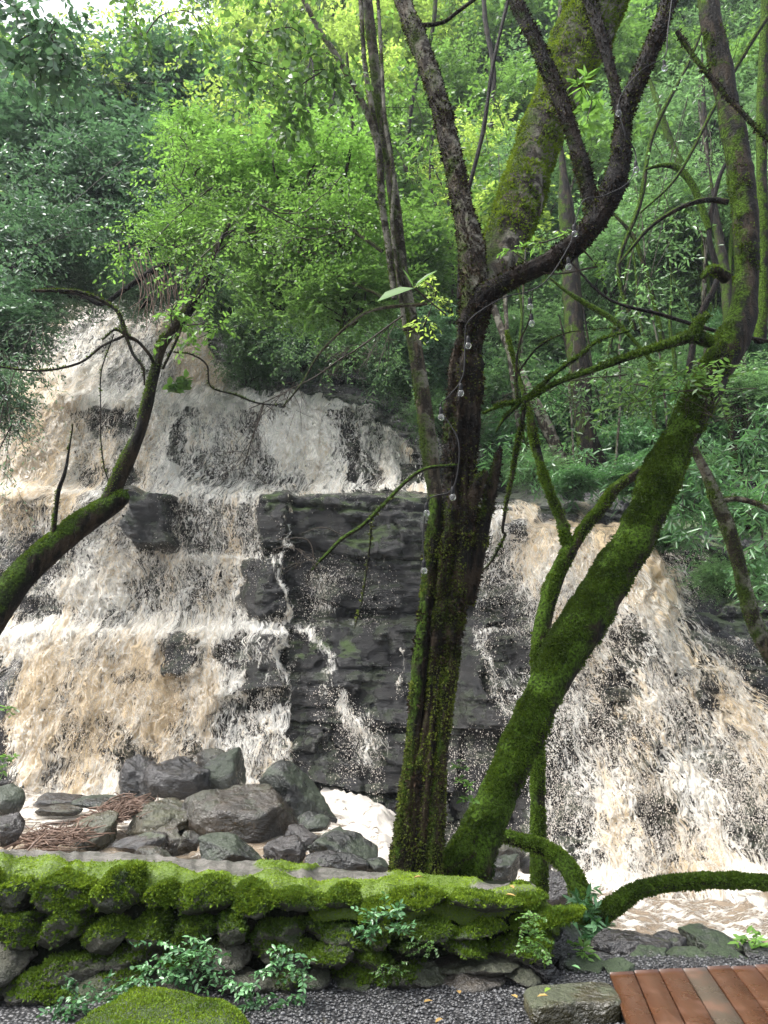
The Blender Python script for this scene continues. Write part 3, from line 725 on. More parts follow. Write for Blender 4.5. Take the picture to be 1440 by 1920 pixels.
BOULD = [
 (264, 1460, 66, 84, 12.9, 'boulder_dark', "jet black jagged upright boulder with a wet shiny streak", .9, 5, 0),
 (333, 1462, 112, 84, 12.7, 'boulder_dark', "dark brown blocky boulder with a flat slanting top, right of the black upright one", .8, 6, .1),
 (426, 1444, 74, 80, 12.8, 'boulder_green', "grey green dome shaped boulder standing tallest in the pile", .3, 9, 0),
 (396, 1432, 48, 52, 13.1, 'boulder_brown', "small brown boulder leaning behind the grey green dome", .5, 8, 0),
 (462, 1528, 208, 122, 11.2, 'boulder_brown', "largest reddish brown and green boulder in the middle of the pile", .55, 9, .05),
 (556, 1508, 138, 92, 11.6, 'boulder_green', "long dark slab boulder sloping down to the right beside the torrent", .8, 7, -.75),
 (300, 1540, 112, 66, 10.9, 'boulder_olive', "brown boulder with a shiny round wet face, left of the largest one", .8, 8, .1),
 (185, 1558, 92, 58, 10.4, 'boulder_olive', "olive green smooth boulder beside the driftwood", .6, 8, .3),
 (263, 1582, 84, 42, 9.9, 'boulder_dark', "low dark mossy boulder right behind the wall top", .4, 9, .2),
 (318, 1582, 62, 56, 10.2, 'boulder_brown', "brown boulder with a flat top between the mossy and the round ones", .8, 6, .0),
 (352, 1578, 38, 38, 9.9, 'boulder_brown', "small rounded brown stone near the wall top", .5, 9, 0),
 (426, 1598, 112, 58, 9.6, 'boulder_green', "pale green grey rounded boulder just behind the wall, below the largest one", .3, 9, -.15),
 (532, 1598, 68, 46, 9.7, 'boulder_dark', "square grey block under the long slab", .9, 5, .05),
 (640, 1587, 112, 58, 9.8, 'boulder_green', "dark grey wedge boulder at the edge of the torrent", .9, 6, -.3),
 (606, 1613, 58, 34, 9.2, 'boulder_dark', "small wet dark stone below the grey wedge", .7, 7, -.1),
 (655, 1619, 66, 30, 9.0, 'boulder_green', "low mossy green stone touching the wall moss", .7, 8, -.1),
 (706, 1622, 40, 26, 9.0, 'boulder_green', "little grey green stone left of the big tree trunk", .5, 8, 0),
 (188, 1507, 82, 26, 12.2, 'boulder_green', "half drowned smooth boulder with foam sliding over it", .3, 9, 0),
 (112, 1500, 84, 22, 12.4, 'boulder_dark', "low wet rock in the foam below the left fall", .6, 9, 0),
 (110, 1520, 70, 22, 11.8, 'boulder_brown', "flat brown rock under thin running water by the driftwood", .4, 9, 0),
 (374, 1546, 46, 62, 10.9, 'boulder_olive', "yellow olive rock wedged against the left side of the largest boulder", .7, 7, 0),
 (560, 1575, 66, 46, 10.4, 'boulder_dark', "black rock in the gap right of the largest boulder", .7, 7, 0),
 (585, 1542, 56, 34, 10.8, 'boulder_green', "mossy rock tucked beneath the long slab", .6, 8, 0),
 (255, 1512, 66, 30, 11.4, 'boulder_brown', "thin brown rock above the shiny wet one", .6, 8, .1),
 (14, 1554, 54, 56, 9.9, 'boulder_dark', "dark boulder at the left end of the pool", .5, 8, 0),
 (8, 1500, 60, 50, 11.4, 'boulder_green', "mossy rock with twigs caught on it, far left of the pool", .5, 8, 0),
 (5, 1340, 60, 190, 15.2, 'boulder_dark', "tall dark rock at the left edge of the lower cascade", .7, 7, 0),
 (480, 1600, 44, 34, 10.6, 'boulder_dark', "dark rock in shade below the largest boulder", .7, 7, 0),
 (290, 1600, 60, 24, 9.3, 'boulder_brown', "flat tan stone at the back edge of the wall top", .5, 8, 0),
 (935, 1632, 86, 62, 8.3, 'boulder_green', "grey boulder behind the foot of the leaning mossy tree", .7, 8, .1),
 (942, 1600, 78, 42, 9.3, 'boulder_brown', "brown wet boulder behind the arching root", .7, 8, .1),
 (1046, 1668, 46, 62, 9.0, 'boulder_dark', "upright grey stone inside the curve of the arching root", .5, 8, 0),
 (1004, 1622, 50, 30, 9.4, 'boulder_dark', "small dark stone between the tree and the thin mossy stem", .7, 7, 0),
 (1142, 1780, 52, 56, 5.75, 'boulder_dark', "dark grey stone at the foot of the leafy root plant", .7, 7, 0),
 (1182, 1776, 124, 52, 5.6, 'boulder_dark', "flat topped dark stone at the pool edge", .9, 6, .05),
 (1212, 1800, 82, 46, 5.35, 'boulder_green', "rounded stone with a green moss coat, left one beside the deck", .4, 9, 0),
 (1292, 1806, 104, 36, 5.3, 'boulder_green', "low moss covered stone right above the deck edge", .4, 9, 0),
 (1255, 1775, 60, 40, 5.7, 'boulder_dark', "small grey stone between the two pool edge slabs", .8, 7, .2),
 (1338, 1772, 132, 48, 5.75, 'boulder_green', "wide stone slab with moss on top at the pool edge", .9, 6, -.03),
 (1352, 1800, 100, 48, 5.4, 'boulder_green', "dark green sloping stone below the wide mossy slab", .7, 8, -.1),
 (1426, 1792, 60, 40, 5.5, 'boulder_dark', "dark stone at the right end of the bank row", .8, 7, 0),
 (1088, 1822, 90, 60, 5.0, 'boulder_green', "broad mossy stone at the right foot of the wall", .6, 8, 0),
 (1046, 1780, 74, 90, 5.1, 'boulder_green', "olive mossy rock closing the right end of the wall", .5, 8, 0),
 (1165, 1822, 66, 34, 4.95, 'boulder_green', "low mossy rubble stone between the slab and the deck corner", .6, 8, 0),
 (1015, 1822, 70, 60, 4.85, 'boulder_dark', "dark stone at the foot of the wall end", .7, 8, 0),
]
for i, (bx, by, bw, bh, Y, mt, lab, sharp, fac, tilt) in enumerate(BOULD):
    rng = np.random.default_rng(100+i)
    c = P(bx, by, Y); s = float(mpp(by, Y))
    sz = np.array([bw*.5*s*1.24, bw*.45*s*1.15, bh*.5*s*1.4])
    v, f = boulder_verts(rng, sz, fac, sharp, .03 if sharp < .8 else .045, ICO4 if bw > 60 else ICO3, (rng.uniform(-.3, .3), -.35, 1))
    v = rot_np(v, 0, -tilt, rng.uniform(-.2, .2))
    o = mesh_obj("boulder", v, f, M[mt], cols={'mossmask': np.full(len(v), .35 if mt in ('boulder_dark', 'boulder_brown') else (.6 if i < 33 else 1.0))})
    o.location = c; tag(o, lab, "boulder", BR if i < 33 else "stones along the bank and wall foot")

# big mossy boulder in the near left corner
rng = np.random.default_rng(77)
c = P(232, 1988, 3.95)
v, f = boulder_verts(rng, np.array([.56, .5, .26]), 10, .2, .02, ICO4, (0, -.2, 1))
mb = mesh_obj("mossy_boulder", v, f, M['stone'], cols={'mossmask': np.full(len(v), 1.0)}); mb.location = c
tag(mb, "low rounded boulder under an even coat of yellow green moss, in front of the wall", "boulder")
tufts(rng, (v, f), 34000, .012, "moss", M['moss_bright'], mb, lambda nr, c_: np.clip(nr[:, 2]+.35, 0, 1), tintn=5, bend=.9)

# stone slab by the deck
rng = np.random.default_rng(8)
a = [G(978, 1850, .10), G(1142, 1838, .10), G(1172, 1878, .10), G(994, 1886, .10)]
c = sum(a)/4
n_ = 60; u, vv = np.meshgrid(np.linspace(-1, 1, 80), np.linspace(-1, 1, 60))
def slab_mesh(corners, thick, rough, seed, name, mat):
    """rounded thick slab on four top corners (back-left, back-right, front-right, front-left)"""
    A, B, C_, D_ = [np.asarray(x)-c for x in corners]
    nu, nv = 70, 50; acc = Acc()
    th = np.linspace(0, 2*math.pi, 120, endpoint=False)
    sx = np.sign(np.cos(th))*np.abs(np.cos(th))**.32; sy = np.sign(np.sin(th))*np.abs(np.sin(th))**.32
    prof = [(0, 1, 0), (.3, 1, 0), (.6, 1, 0), (.85, 1, 0), (.95, 1, 0), (1, .93, 0), (1.015, .8, 0), (1.01, .5, 0), (1.0, .2, 0), (.97, 0, 0)]
    rings = []
    for k, h, _ in prof:
        s_, t_ = (sx*k+1)/2, (1-sy*k)/2
        p = ((A*(1-s_)[:, None]+B*s_[:, None])*(1-t_)[:, None]+(D_*(1-s_)[:, None]+C_*s_[:, None])*t_[:, None])
        p[:, 2] -= (1-h)*thick
        pn = p*7+seed
        p[:, 2] += (fbm(pn, 4)-.5)*rough; p[:, 0] += (fbm(pn+9, 4)-.5)*rough*1.6*(k > .8); p[:, 1] += (fbm(pn+19, 4)-.5)*rough*1.6*(k > .8)
        rings.append(p)
    v = np.vstack(rings); return v, grid_faces(len(prof), 120, True)
v, f = slab_mesh(a, .095, .02, 3, '', None)
o = mesh_obj("stone_slab", v, f, M['boulder_olive'], cols={'mossmask': np.ones(len(v))}); o.location = c
tag(o, "long flat tan stone slab lying on the gravel beside the deck", "stone slab")

# ================================================================== wooden deck
m, nt, out = new_mat("wet deck plank"); n = N(nt); oc = n.obj(); rnd = n.attr('tint').outputs['Fac']
lg = n.n("ShaderNodeMapping"); n.l(oc, lg.inputs[0]); lg.inputs['Scale'].default_value = (14, 1.1, 14)
a, _ = n.noise(lg.outputs[0], 3.0, 6, .65, .4); b, _ = n.noise(oc, 3.5, 4, .6); f3, _ = n.noise(lg.outputs[0], 14.0, 3, .7)
c1 = n.mix(a, (.024, .010, .005), (.095, .038, .017)); c1 = n.mix(n.ramp(f3, .55, .8, 0, .5), c1, (.07, .03, .02))
c1 = n.mix(n.ramp(rnd, .55, .95), c1, (.06, .045, .032)); c1 = n.mix(n.ramp(b, .56, .7, 0, .55), c1, (.13, .065, .042))
n.l(n.bsdf(c1, n.ramp(b, .35, .65, .14, .38), .6, n.bump(n.math('ADD', a, f3), .25, .004)), out.inputs[0]); M['deck'] = m
DZ = .09
deck = empty("wooden_deck", G(1143, 1822, 0.0))
tag(deck, "wet reddish brown wooden deck corner in the bottom right", "deck")
TL = G(1143, 1822, DZ); BLc = G(1177, 1925, DZ); TR = G(1440, 1807, DZ)
ex = nrm(TR-TL); lv = BLc-TL; lv = nrm(lv); ey = -lv
wpl = .142
tint = [.25, .35, .3, .97, .6, .45, .2, .3, .5, .25, .7, .3]
slope = ex
for k in range(14):
    acc = Acc(); w_ = wpl-.007
    x0 = k*wpl; Lp = 2.6
    prof = [(0, -.028), (0, -.003), (.003, 0), (w_-.003, 0), (w_, -.003), (w_, -.028)]
    rings = []
    for t in np.linspace(0, Lp, 27):
        for (a_, h_) in prof:
            rings.append(TL+ex*(x0+a_)+lv*t+np.array([0, 0, h_+.0015*math.sin(t*3+k*2)+.0012*((k*37) % 5-2)])-np.array(deck.location))
    v = np.array(rings); f = grid_faces(27, 6, True); 
    capf = np.array([[0, 1, 4, 5], [1, 2, 3, 4]])
    o = mesh_obj("plank", v, [f, np.concatenate([capf, capf+26*6])], M['deck'], deck, smooth=False, cols={'tint': np.full(len(v), tint[k % 12])})
acc = Acc()
def add_box(acc, o_, ax, ay, az, x0, x1, y0, y1, z0, z1):
    v = np.array([[x, y, z] for z in (z0, z1) for y in (y0, y1) for x in (x0, x1)]); v = o_+v[:, :1]*ax+v[:, 1:2]*ay+v[:, 2:]*az
    acc.add(v, np.array([[0, 2, 3, 1], [4, 5, 7, 6], [0, 1, 5, 4], [2, 6, 7, 3], [0, 4, 6, 2], [1, 3, 7, 5]]), tint=.3)
for t in (.05, .75, 1.5, 2.2): add_box(acc, TL-np.array(deck.location), ex, lv, np.array([0, 0, 1.0]), .02, 14*wpl-.02, t, t+.06, -.11, -.030)
acc.build("joist", M['deck'], deck, smooth=False)

# ================================================================== dry stone wall
wall_o = G(500, 1860, 0); wall = empty("stone_wall", wall_o)
tag(wall, "low dry stone wall coated in bright green moss", "stone wall")
WO = np.array(wall_o)
rng = np.random.default_rng(21)
ST = []  # px,py,w,h of the faces
topy = lambda x: np.interp(x, [-80, 300, 700, 1040], [1640, 1655, 1690, 1690])
boty = lambda x: np.interp(x, [-80, 0, 300, 560, 760, 900, 1040], [1980, 1970, 1940, 1900, 1872, 1850, 1815])
faceY = lambda x, y: np.interp(x, [-100, 200, 700, 1040], [4.55, 4.62, 4.78, 4.95])-.18*(y-topy(x))/np.maximum(boty(x)-topy(x), 1)+.0
x = -90
cols_ = []
rowsn = 5
rngw = np.random.default_rng(4)
for r_ in range(rowsn):
    x = -110+rng.uniform(0, 60)
    while x < 1045:
        big = rng.choice([rng.uniform(50, 80), rng.uniform(90, 150)])
        cx_ = x+big/2
        tp, bt = topy(cx_), boty(cx_); rh = (bt-tp)/rowsn
        cy_ = tp+rh*(r_+.5)+rng.uniform(-12, 12)-(8 if r_ == 0 else 0)
        hh = rh*rng.uniform(.9, 1.5)
        if cx_ > 1030: break
        ST.append((cx_, cy_, big*1.05, hh)); x += big*.93
sall_v, sall_f, off = [], [], 0
top_v, top_f, toff = [], [], 0
for i, (sx_, sy_, sw, sh) in enumerate(ST):
    r2 = np.random.default_rng(300+i); Y = faceY(sx_, sy_)+.12+r2.uniform(-.05, .04)
    s = float(mpp(sy_, Y)); c = P(sx_, sy_, Y)
    v, f = boulder_verts(r2, np.array([sw*.60*s, .19+r2.uniform(-.02, .05), sh*.60*s]), 11, .7, .09, ICO3)
    v[:, 2] *= 1-.18*np.abs(v[:, 0])/(np.abs(v[:, 0]).max()+1e-6)
    v = rot_np(v, r2.uniform(-.2, .2), r2.uniform(-.25, .25), r2.uniform(-.25, .25))
    top_row = sy_ < topy(sx_)+42
    mossy = sstep(1890, 1700, sy_)*.9+.12+r2.uniform(-.2, .2)+(.5 if top_row else 0)
    if sx_ > 860: mossy -= .35
    if r2.random() < .12: mossy = .1
    o = mesh_obj("stone", v, f, M['stone'], wall, cols={'mossmask': np.full(len(v), float(np.clip(mossy+.2, 0, 1)))})
    o.location = c-WO
    if mossy > .25:
        sall_v.append(v+c-WO); sall_f.append(f+off); off += len(v)
    if top_row and not (.2 < vnoise(np.array([[sx_*.1, 3.0, 1]]))[0] < .36): top_v.append(v+c-WO); top_f.append(f+toff); toff += len(v)
# dark earth core behind the stones
acc = Acc(); xs_ = np.linspace(-160, 1035, 60)
pf = []
for X_ in xs_:
    t_, b_ = topy(X_)+8, boty(X_)+20; y0_ = faceY(X_, t_)+.16
    zt = float(P(X_, t_, y0_)[2]); A_ = P(X_, t_, y0_)
    pf.append([[A_[0], y0_, -.3], [A_[0], y0_, zt], [A_[0], y0_+.7, zt-.02], [A_[0], y0_+.9, -.8]])
v = np.array(pf)-WO; f = grid_faces(60, 4)
mesh_obj("earth_core", v, f, M['soil'], wall)
# top surface of the wall: trodden earth at the back, moss toward the front and right
nx_, ny_ = 420, 120
U, V = np.meshgrid(np.linspace(-140, 1046, nx_), np.linspace(0, 1, ny_))
backpy = np.interp(U, [-140, 0, 200, 600, 800, 1046], [1590, 1592, 1596, 1622, 1640, 1668])
frontpy = topy(U)-12+8*sstep(500, 640, U)+30*(fbm(np.stack([U*.03, 0*U, 0*U], -1), 3)-.5)
PYY = backpy+(frontpy-backpy)*V
zt = P(U[0], frontpy[0], faceY(U[0], frontpy[0])+.06)[:, 2][None]
p = np.zeros((ny_, nx_, 3))
u_ = (960-PYY)/FPX; Yt = (zt-CAMZ)*(CP-u_*SP)/(SP+u_*CP); Yt = np.minimum(Yt, 6.2); p = P(U, PYY, Yt)
mossm = np.clip(sstep(.42, .62, V+.35*(fbm(p*3, 3)-.5)*2)+sstep(560, 760, U)+1.2*ell(U, PYY, 540, 1622, 60, 10)-1.3*ell(U, PYY, 960, 1672, 80, 22)-1.2*ell(U, PYY, 640, 1640, 90, 12), 0, 1)
p[..., 2] += (fbm(p*2.2, 3)-.5)*.10*sstep(0, .3, V)+(fbm(p*9, 4)-.5)*.035+mossm*.015-.12*sstep(.80, 1, V)**1.5-.03*sstep(.06, 0, V)
end = sstep(1000, 1046, U); p[..., 2] -= end*.12
m, nt, out = new_mat("trodden wall top"); n = N(nt); pp = n.pos()
a, _ = n.noise(pp, 6, 6, .65); b, _ = n.noise(pp, 60, 4, .7)
c = n.mix(n.ramp(a, .38, .62), (.13, .12, .105), (.05, .05, .038)); c = n.mix(n.ramp(b, .55, .7, 0, .6), c, (.2, .19, .17))
c = n.mix(n.ramp(a, .58, .66, 0, .6), c, (.07, .10, .02))
c = n.mix(n.math('MULTIPLY', n.attr('moss').outputs['Fac'], .9), c, n.mix(b, (.05, .09, .008), (.14, .22, .02)))
n.l(n.bsdf(c, n.ramp(a, .3, .7, .3, .75), .5, n.bump(n.math('ADD', a, b), .8, .02)), out.inputs[0])
wt = mesh_obj("wall_top", p-WO, grid_faces(ny_, nx_), m, wall, cols={'moss': mossm.ravel()})
gf = grid_faces(ny_, nx_); mk = mossm.ravel()[gf].mean(1)
pv = (p-WO).reshape(-1, 3)
rng = np.random.default_rng(55)
gk = gf[mk > .45]
tufts(rng, (pv, gk), 60000, .014, "moss", M['moss_bright'], wall, None, bend=.8, tintn=5)
sv = np.vstack(sall_v); sf = np.vstack(sall_f)
upw = lambda nr, c_: np.clip(nr[:, 2]*1.1+.25, 0, 1)*np.clip(-nr[:, 1]+.9, 0, 1)*sstep(.44, .56, fbm((c_+WO)*4, 3)+.18*nr[:, 2]+.12*np.clip(c_[:, 2]*2, 0, 1))*(c_[:, 2] > .02)
tufts(rng, (sv, sf), 90000, .022, "moss", M['moss'], wall, upw, bend=.8, tintn=4)
upt = lambda nr, c_: np.clip(nr[:, 2]-.1, 0, 1)**1.2*np.clip((c_[:, 2]-.18)*4, 0, 1)*sstep(.4, .5, fbm((c_+WO)*3+7, 3)+.1)
tufts(rng, (sv, sf), 36000, .022, "moss", M['moss_bright'], wall, upt, bend=.8, tintn=4)
tv = np.vstack(top_v); tf = np.vstack(top_f)
tufts(rng, (tv, tf), 70000, .023, "moss", M['moss_bright'], wall, lambda nr, c_: np.clip(nr[:, 2]+.35-.4*sstep(.3, .16, c_[:, 2]), 0, 1)*np.clip(.7-nr[:, 1], 0, 1)*sstep(.40, .52, fbm((c_+WO)*5, 3)+.15*nr[:, 2]), bend=.8, tintn=6)

# ================================================================== trees of the foreground
def tree_thing(name, label, cat, rows_list, mat, seed, base=None, group=None, parts=None, tuft=None, tmat='moss', tw=None, tl=.018, **kw):
    """rows_list: list of (part_name, rows, kwargs). All limbs of one part name 'trunk' share a mesh; others are parts."""
    b = P(*base) if base is not None else px_path(rows_list[0][1])[0, :3]
    root = empty(name, b); tag(root, label, cat, group)
    bb = np.asarray(b)
    accs = {}
    for i, (pn, rows, k) in enumerate(rows_list):
        a = accs.setdefault((pn, i if pn != 'trunk' else 0, k.pop('mat', mat) if 'mat' in k else mat), Acc())
        pts = px_path(rows); pts[:, :3] -= bb
        kk = dict(kw); kk.update(k); tube(a, pts, seed=seed+i*13, **kk)
    objs = []
    allv, allf, off = [], [], 0
    for (pn, i, mt), a in accs.items():
        o = a.build(pn, M[mt], root); objs.append(o)
        v, f = accvf(a); allv.append(v); allf.append(f+off); off += len(v)
    if tuft:
        rng = np.random.default_rng(seed)
        V_ = np.vstack(allv); F_ = np.vstack(allf)
        tw = tw or (lambda nr, c_: np.clip(.55+.5*(nr@nrm(np.array([-.45, -.1, .7]))), 0, 1)*sstep(.36, .5, fbm((c_+bb)*5, 3)))
        tufts(rng, (V_, F_), tuft, tl, "moss", M[tmat], root, tw, bend=.6, tintn=4)
    root['_off'] = 0
    return root, bb

# leaning mossy tree
lean = [(862, 1760, 6.05, 170), (868, 1662, 6.1, 150), (888, 1600, 6.1, 108), (930, 1500, 6.15, 104), (975, 1400, 6.2, 100), (1010, 1320, 6.2, 102), (1050, 1240, 6.25, 106), (1100, 1160, 6.3, 108), (1150, 1075, 6.35, 108),
        (1200, 990, 6.4, 104), (1240, 900, 6.45, 100), (1280, 810, 6.5, 88), (1320, 730, 6.55, 86), (1362, 660, 6.6, 84), (1392, 590, 6.65, 72), (1400, 510, 6.7, 64), (1398, 420, 6.75, 62), (1388, 320, 6.8, 60), (1372, 230, 6.85, 60), (1350, 120, 6.9, 56), (1330, 20, 6.9, 52), (1318, -80, 7.0, 50)]
lean = [(a, b, c, d*(.82 if b > 1500 else .72)) for a, b, c, d in lean]
t_lean, _ = tree_thing("leaning_tree", "thick tree trunk fully furred in green moss, leaning right from the wall end", "tree",
    [("trunk", lean, dict(moss=.75, lump=.13, seg=48, step=.03, rough=.14, mfade=(3.4, 4.8, .42))),
     ("root", [(880, 1560, 6.0, 40), (858, 1600, 5.95, 38), (838, 1640, 5.9, 44), (826, 1665, 5.85, 40)], dict(moss=.7)),
     ("root", [(885, 1590, 5.85, 30), (850, 1608, 5.8, 30), (830, 1625, 5.8, 34), (822, 1660, 5.8, 30)], dict(moss=.6)),
     ("branch", [(1330, 640, 6.5, 26), (1296, 632, 6.4, 24), (1250, 645, 6.3, 19), (1190, 665, 6.25, 15), (1120, 690, 6.2, 13), (1050, 715, 6.2, 12), (1000, 742, 6.2, 11), (978, 752, 6.2, 10), (940, 760, 6.2, 7), (905, 775, 6.2, 5)], dict(moss=.85, seg=10, step=.02)),
     ("branch", [(1300, 640, 6.4, 20), (1310, 605, 6.35, 22), (1330, 590, 6.3, 10)], dict(moss=.95, seg=10)),
     ("branch", [(990, 748, 6.2, 9), (1040, 700, 6.2, 8), (1090, 665, 6.2, 8), (1120, 640, 6.25, 6), (1180, 620, 6.3, 4)], dict(moss=.6, seg=8, step=.02)),
     ("branch", [(1362, 520, 6.6, 28), (1335, 505, 6.5, 16), (1318, 520, 6.45, 8)], dict(moss=.5, seg=8)),
     ("branch", [(985, 755, 6.2, 8), (978, 800, 6.2, 8), (965, 850, 6.2, 9), (958, 900, 6.2, 7), (945, 985, 6.15, 6), (950, 1000, 6.15, 5), (925, 1050, 6.1, 4), (885, 1090, 6.1, 3), (868, 1130, 6.1, 2)], dict(moss=.1, seg=8, step=.02, wob=.06)),
     ("branch", [(975, 755, 6.2, 9), (945, 785, 6.2, 8), (930, 810, 6.2, 3)], dict(moss=.6, seg=8)),
     ("branch", [(970, 748, 6.2, 6), (968, 690, 6.2, 5), (975, 640, 6.2, 4), (992, 600, 6.2, 3), (1000, 540, 6.2, 2)], dict(moss=.2, seg=6)),
     ("branch", [(970, 700, 6.2, 4), (1010, 650, 6.2, 4), (1060, 625, 6.2, 3), (1110, 618, 6.2, 2), (1180, 612, 6.2, 2)], dict(moss=.3, seg=6)),
     ], 'bark_moss', 7, tuft=60000, tl=.022, tw=lambda nr, c_: np.clip(.55+.5*(nr@nrm(np.array([-.45, -.1, .7]))), 0, 1)*sstep(.36, .5, fbm(c_*5+2, 3)-.22*sstep(3.6, 4.8, c_[:, 2])*(c_[:, 0] > 2.6))*(.35+.65*sstep(4.8, 3.8, c_[:, 2])))
# rotten multi-stemmed main tree
main = [
 ("trunk", [(782, 1765, 5.75, 72.8), (782, 1668, 5.75, 72.8), (790, 1600, 5.75, 56.7), (800, 1480, 5.75, 51.7), (812, 1360, 5.75, 51.7), (826, 1240, 5.8, 54.2), (842, 1120, 5.8, 56.7), (856, 1000, 5.8, 61.6), (862, 900, 5.8, 61.6), (866, 800, 5.8, 61.6), (872, 700, 5.8, 53), (882, 630, 5.8, 51.7), (893, 570, 5.8, 54.2), (900, 530, 5.8, 43.1)], dict(moss=.18, flute=.6, seg=80, step=.025, rough=.26, lump=.2, mat='bark_wet')),
 ("trunk", [(752, 1765, 5.72, 43.1), (752, 1668, 5.72, 43.1), (760, 1560, 5.72, 37), (774, 1400, 5.72, 28.3), (786, 1250, 5.74, 27.1), (800, 1120, 5.76, 27.1), (812, 1010, 5.78, 24.6), (818, 930, 5.8, 22.2)], dict(moss=.45, flute=.3, rough=.2, seg=28, mat='bark_wet')),
 ("trunk", [(812, 1765, 5.68, 34.5), (812, 1668, 5.68, 34.5), (814, 1580, 5.68, 32.1), (822, 1450, 5.7, 28.3), (834, 1330, 5.72, 28.3), (848, 1220, 5.74, 27.1), (862, 1130, 5.76, 24.6)], dict(moss=.4, flute=.3, rough=.2, seg=28, mat='bark_wet')),
 ("limb", [(872, 1130, 5.8, 31.6), (888, 1060, 5.8, 37.1), (902, 1000, 5.8, 30.2), (914, 950, 5.8, 24.7), (922, 915, 5.8, 23.3), (934, 860, 5.8, 13.7), (938, 838, 5.8, 5.49)], dict(moss=.25, flute=.3, mat='bark_wet')),
 ("limb", [(866, 1010, 5.8, 34.3), (880, 950, 5.75, 30.2), (896, 905, 5.72, 27.5), (912, 885, 5.7, 13.7)], dict(moss=.3, flute=.3, mat='bark_wet')),
 ("limb", [(886, 600, 5.8, 45.3), (888, 540, 5.8, 49.5), (884, 470, 5.85, 48), (870, 400, 5.9, 39.8), (856, 330, 5.95, 37.1), (838, 250, 6.0, 35.7), (820, 180, 6.05, 34.3), (790, 90, 6.1, 34.3), (762, 20, 6.15, 31.6), (735, -50, 6.2, 30.2), (700, -130, 6.3, 27.5)], dict(moss=.35, seg=40, mat='bark_pale')),
 ("limb", [(880, 615, 5.8, 54.9), (905, 560, 5.75, 45.3), (950, 530, 5.7, 38.5), (1000, 505, 5.65, 37.1), (1050, 480, 5.6, 38.5), (1095, 440, 5.6, 41.2), (1125, 400, 5.6, 42.6), (1150, 350, 5.6, 42.6), (1163, 300, 5.6, 34.3), (1168, 240, 5.6, 30.2), (1185, 180, 5.6, 31.6), (1210, 120, 5.6, 30.2), (1235, 60, 5.6, 30.2), (1255, 0, 5.65, 28.9), (1275, -70, 5.7, 27.5)], dict(moss=.05, flute=.15, rough=.14, seg=48, mat='bark_dark')),
 ("limb", [(1112, 420, 5.62, 27.5), (1106, 370, 5.65, 26.1), (1088, 300, 5.7, 27.5), (1062, 220, 5.75, 27.5), (1035, 150, 5.8, 26.1), (1005, 80, 5.85, 24.7), (975, 20, 5.9, 24.7), (945, -60, 6.0, 23.3)], dict(moss=.3, seg=32, mat='bark_dark')),
 ("limb", [(1168, 260, 5.62, 17.9), (1160, 200, 5.65, 19.2), (1145, 130, 5.7, 19.2), (1125, 60, 5.75, 20.6), (1105, 0, 5.8, 20.6), (1090, -60, 5.85, 20.6)], dict(moss=.2, seg=24, mat='bark_dark')),
 ("limb", [(1270, 60, 5.6, 9.59), (1300, 105, 5.55, 9.59), (1345, 160, 5.5, 9.59), (1395, 215, 5.45, 9.59), (1450, 270, 5.4, 9.59), (1500, 310, 5.35, 8.89)], dict(moss=.4, seg=12, mat='bark_wet')),
 ("branch", [(862, 870, 5.7, 7.04), (800, 880, 5.65, 7.04), (760, 905, 5.6, 7.04), (715, 950, 5.55, 7.04), (680, 985, 5.5, 7.04), (640, 1010, 5.45, 7.04), (610, 1040, 5.4, 6.16), (588, 1065, 5.4, 2.64)], dict(moss=.6, seg=8, step=.02, wob=.04, mat='bark_wet')),
 ("branch", [(696, 972, 5.5, 4.4), (694, 1020, 5.5, 3.52), (686, 1080, 5.5, 3.52), (678, 1130, 5.5, 2.64), (664, 1180, 5.5, 1.76)], dict(moss=.3, seg=6, mat='bark_wet')),
 ("branch", [(788, 48, 6.1, 9), (830, 42, 6.05, 8), (858, 22, 6.0, 7), (905, -12, 5.95, 6)], dict(moss=.3, seg=8, mat='bark_wet')),
]
t_main, mb_ = tree_thing("forked_tree", "dark rotting multi stemmed tree with spreading forks at picture centre right", "tree", main, 'bark_wet', 41, tuft=46000, tl=.02, tmat='moss_olive',
    tw=lambda nr, c_: sstep(.42, .56, fbm((c_)*4+3, 3)+.1*(nr[:, 0]*-1)+.16*sstep(2.6, .6, c_[:, 2]))*(.15+sstep(3.4, 2.0, c_[:, 2])))
fk = [o for o in t_main.children if o.type == 'MESH' and o.name.split('.')[0] in ('trunk', 'limb')]
rng = np.random.default_rng(12); Vf, Ff, off = [], [], 0
for o in fk:
    nv = len(o.data.vertices); co = np.zeros(nv*3, np.float32); o.data.vertices.foreach_get('co', co); co = co.reshape(-1, 3).astype(float)
    npoly = len(o.data.polygons); ls = np.zeros(npoly, np.int32); lt = np.zeros(npoly, np.int32); o.data.polygons.foreach_get('loop_start', ls); o.data.polygons.foreach_get('loop_total', lt)
    li = np.zeros(len(o.data.loops), np.int32); o.data.loops.foreach_get('vertex_index', li); q4 = ls[lt == 4]
    Vf.append(co); Ff.append(li[q4[:, None]+np.arange(4)]+off); off += nv
tufts(rng, (np.vstack(Vf), np.vstack(Ff)), 36000, .028, 'bark_flakes', M['bark_flake'], t_main, lambda nr, c_: sstep(.35, .6, fbm(c_*5+1, 3)+.1*(c_[:, 2] > 3)), bend=.8, Wf=.4, tintn=6)
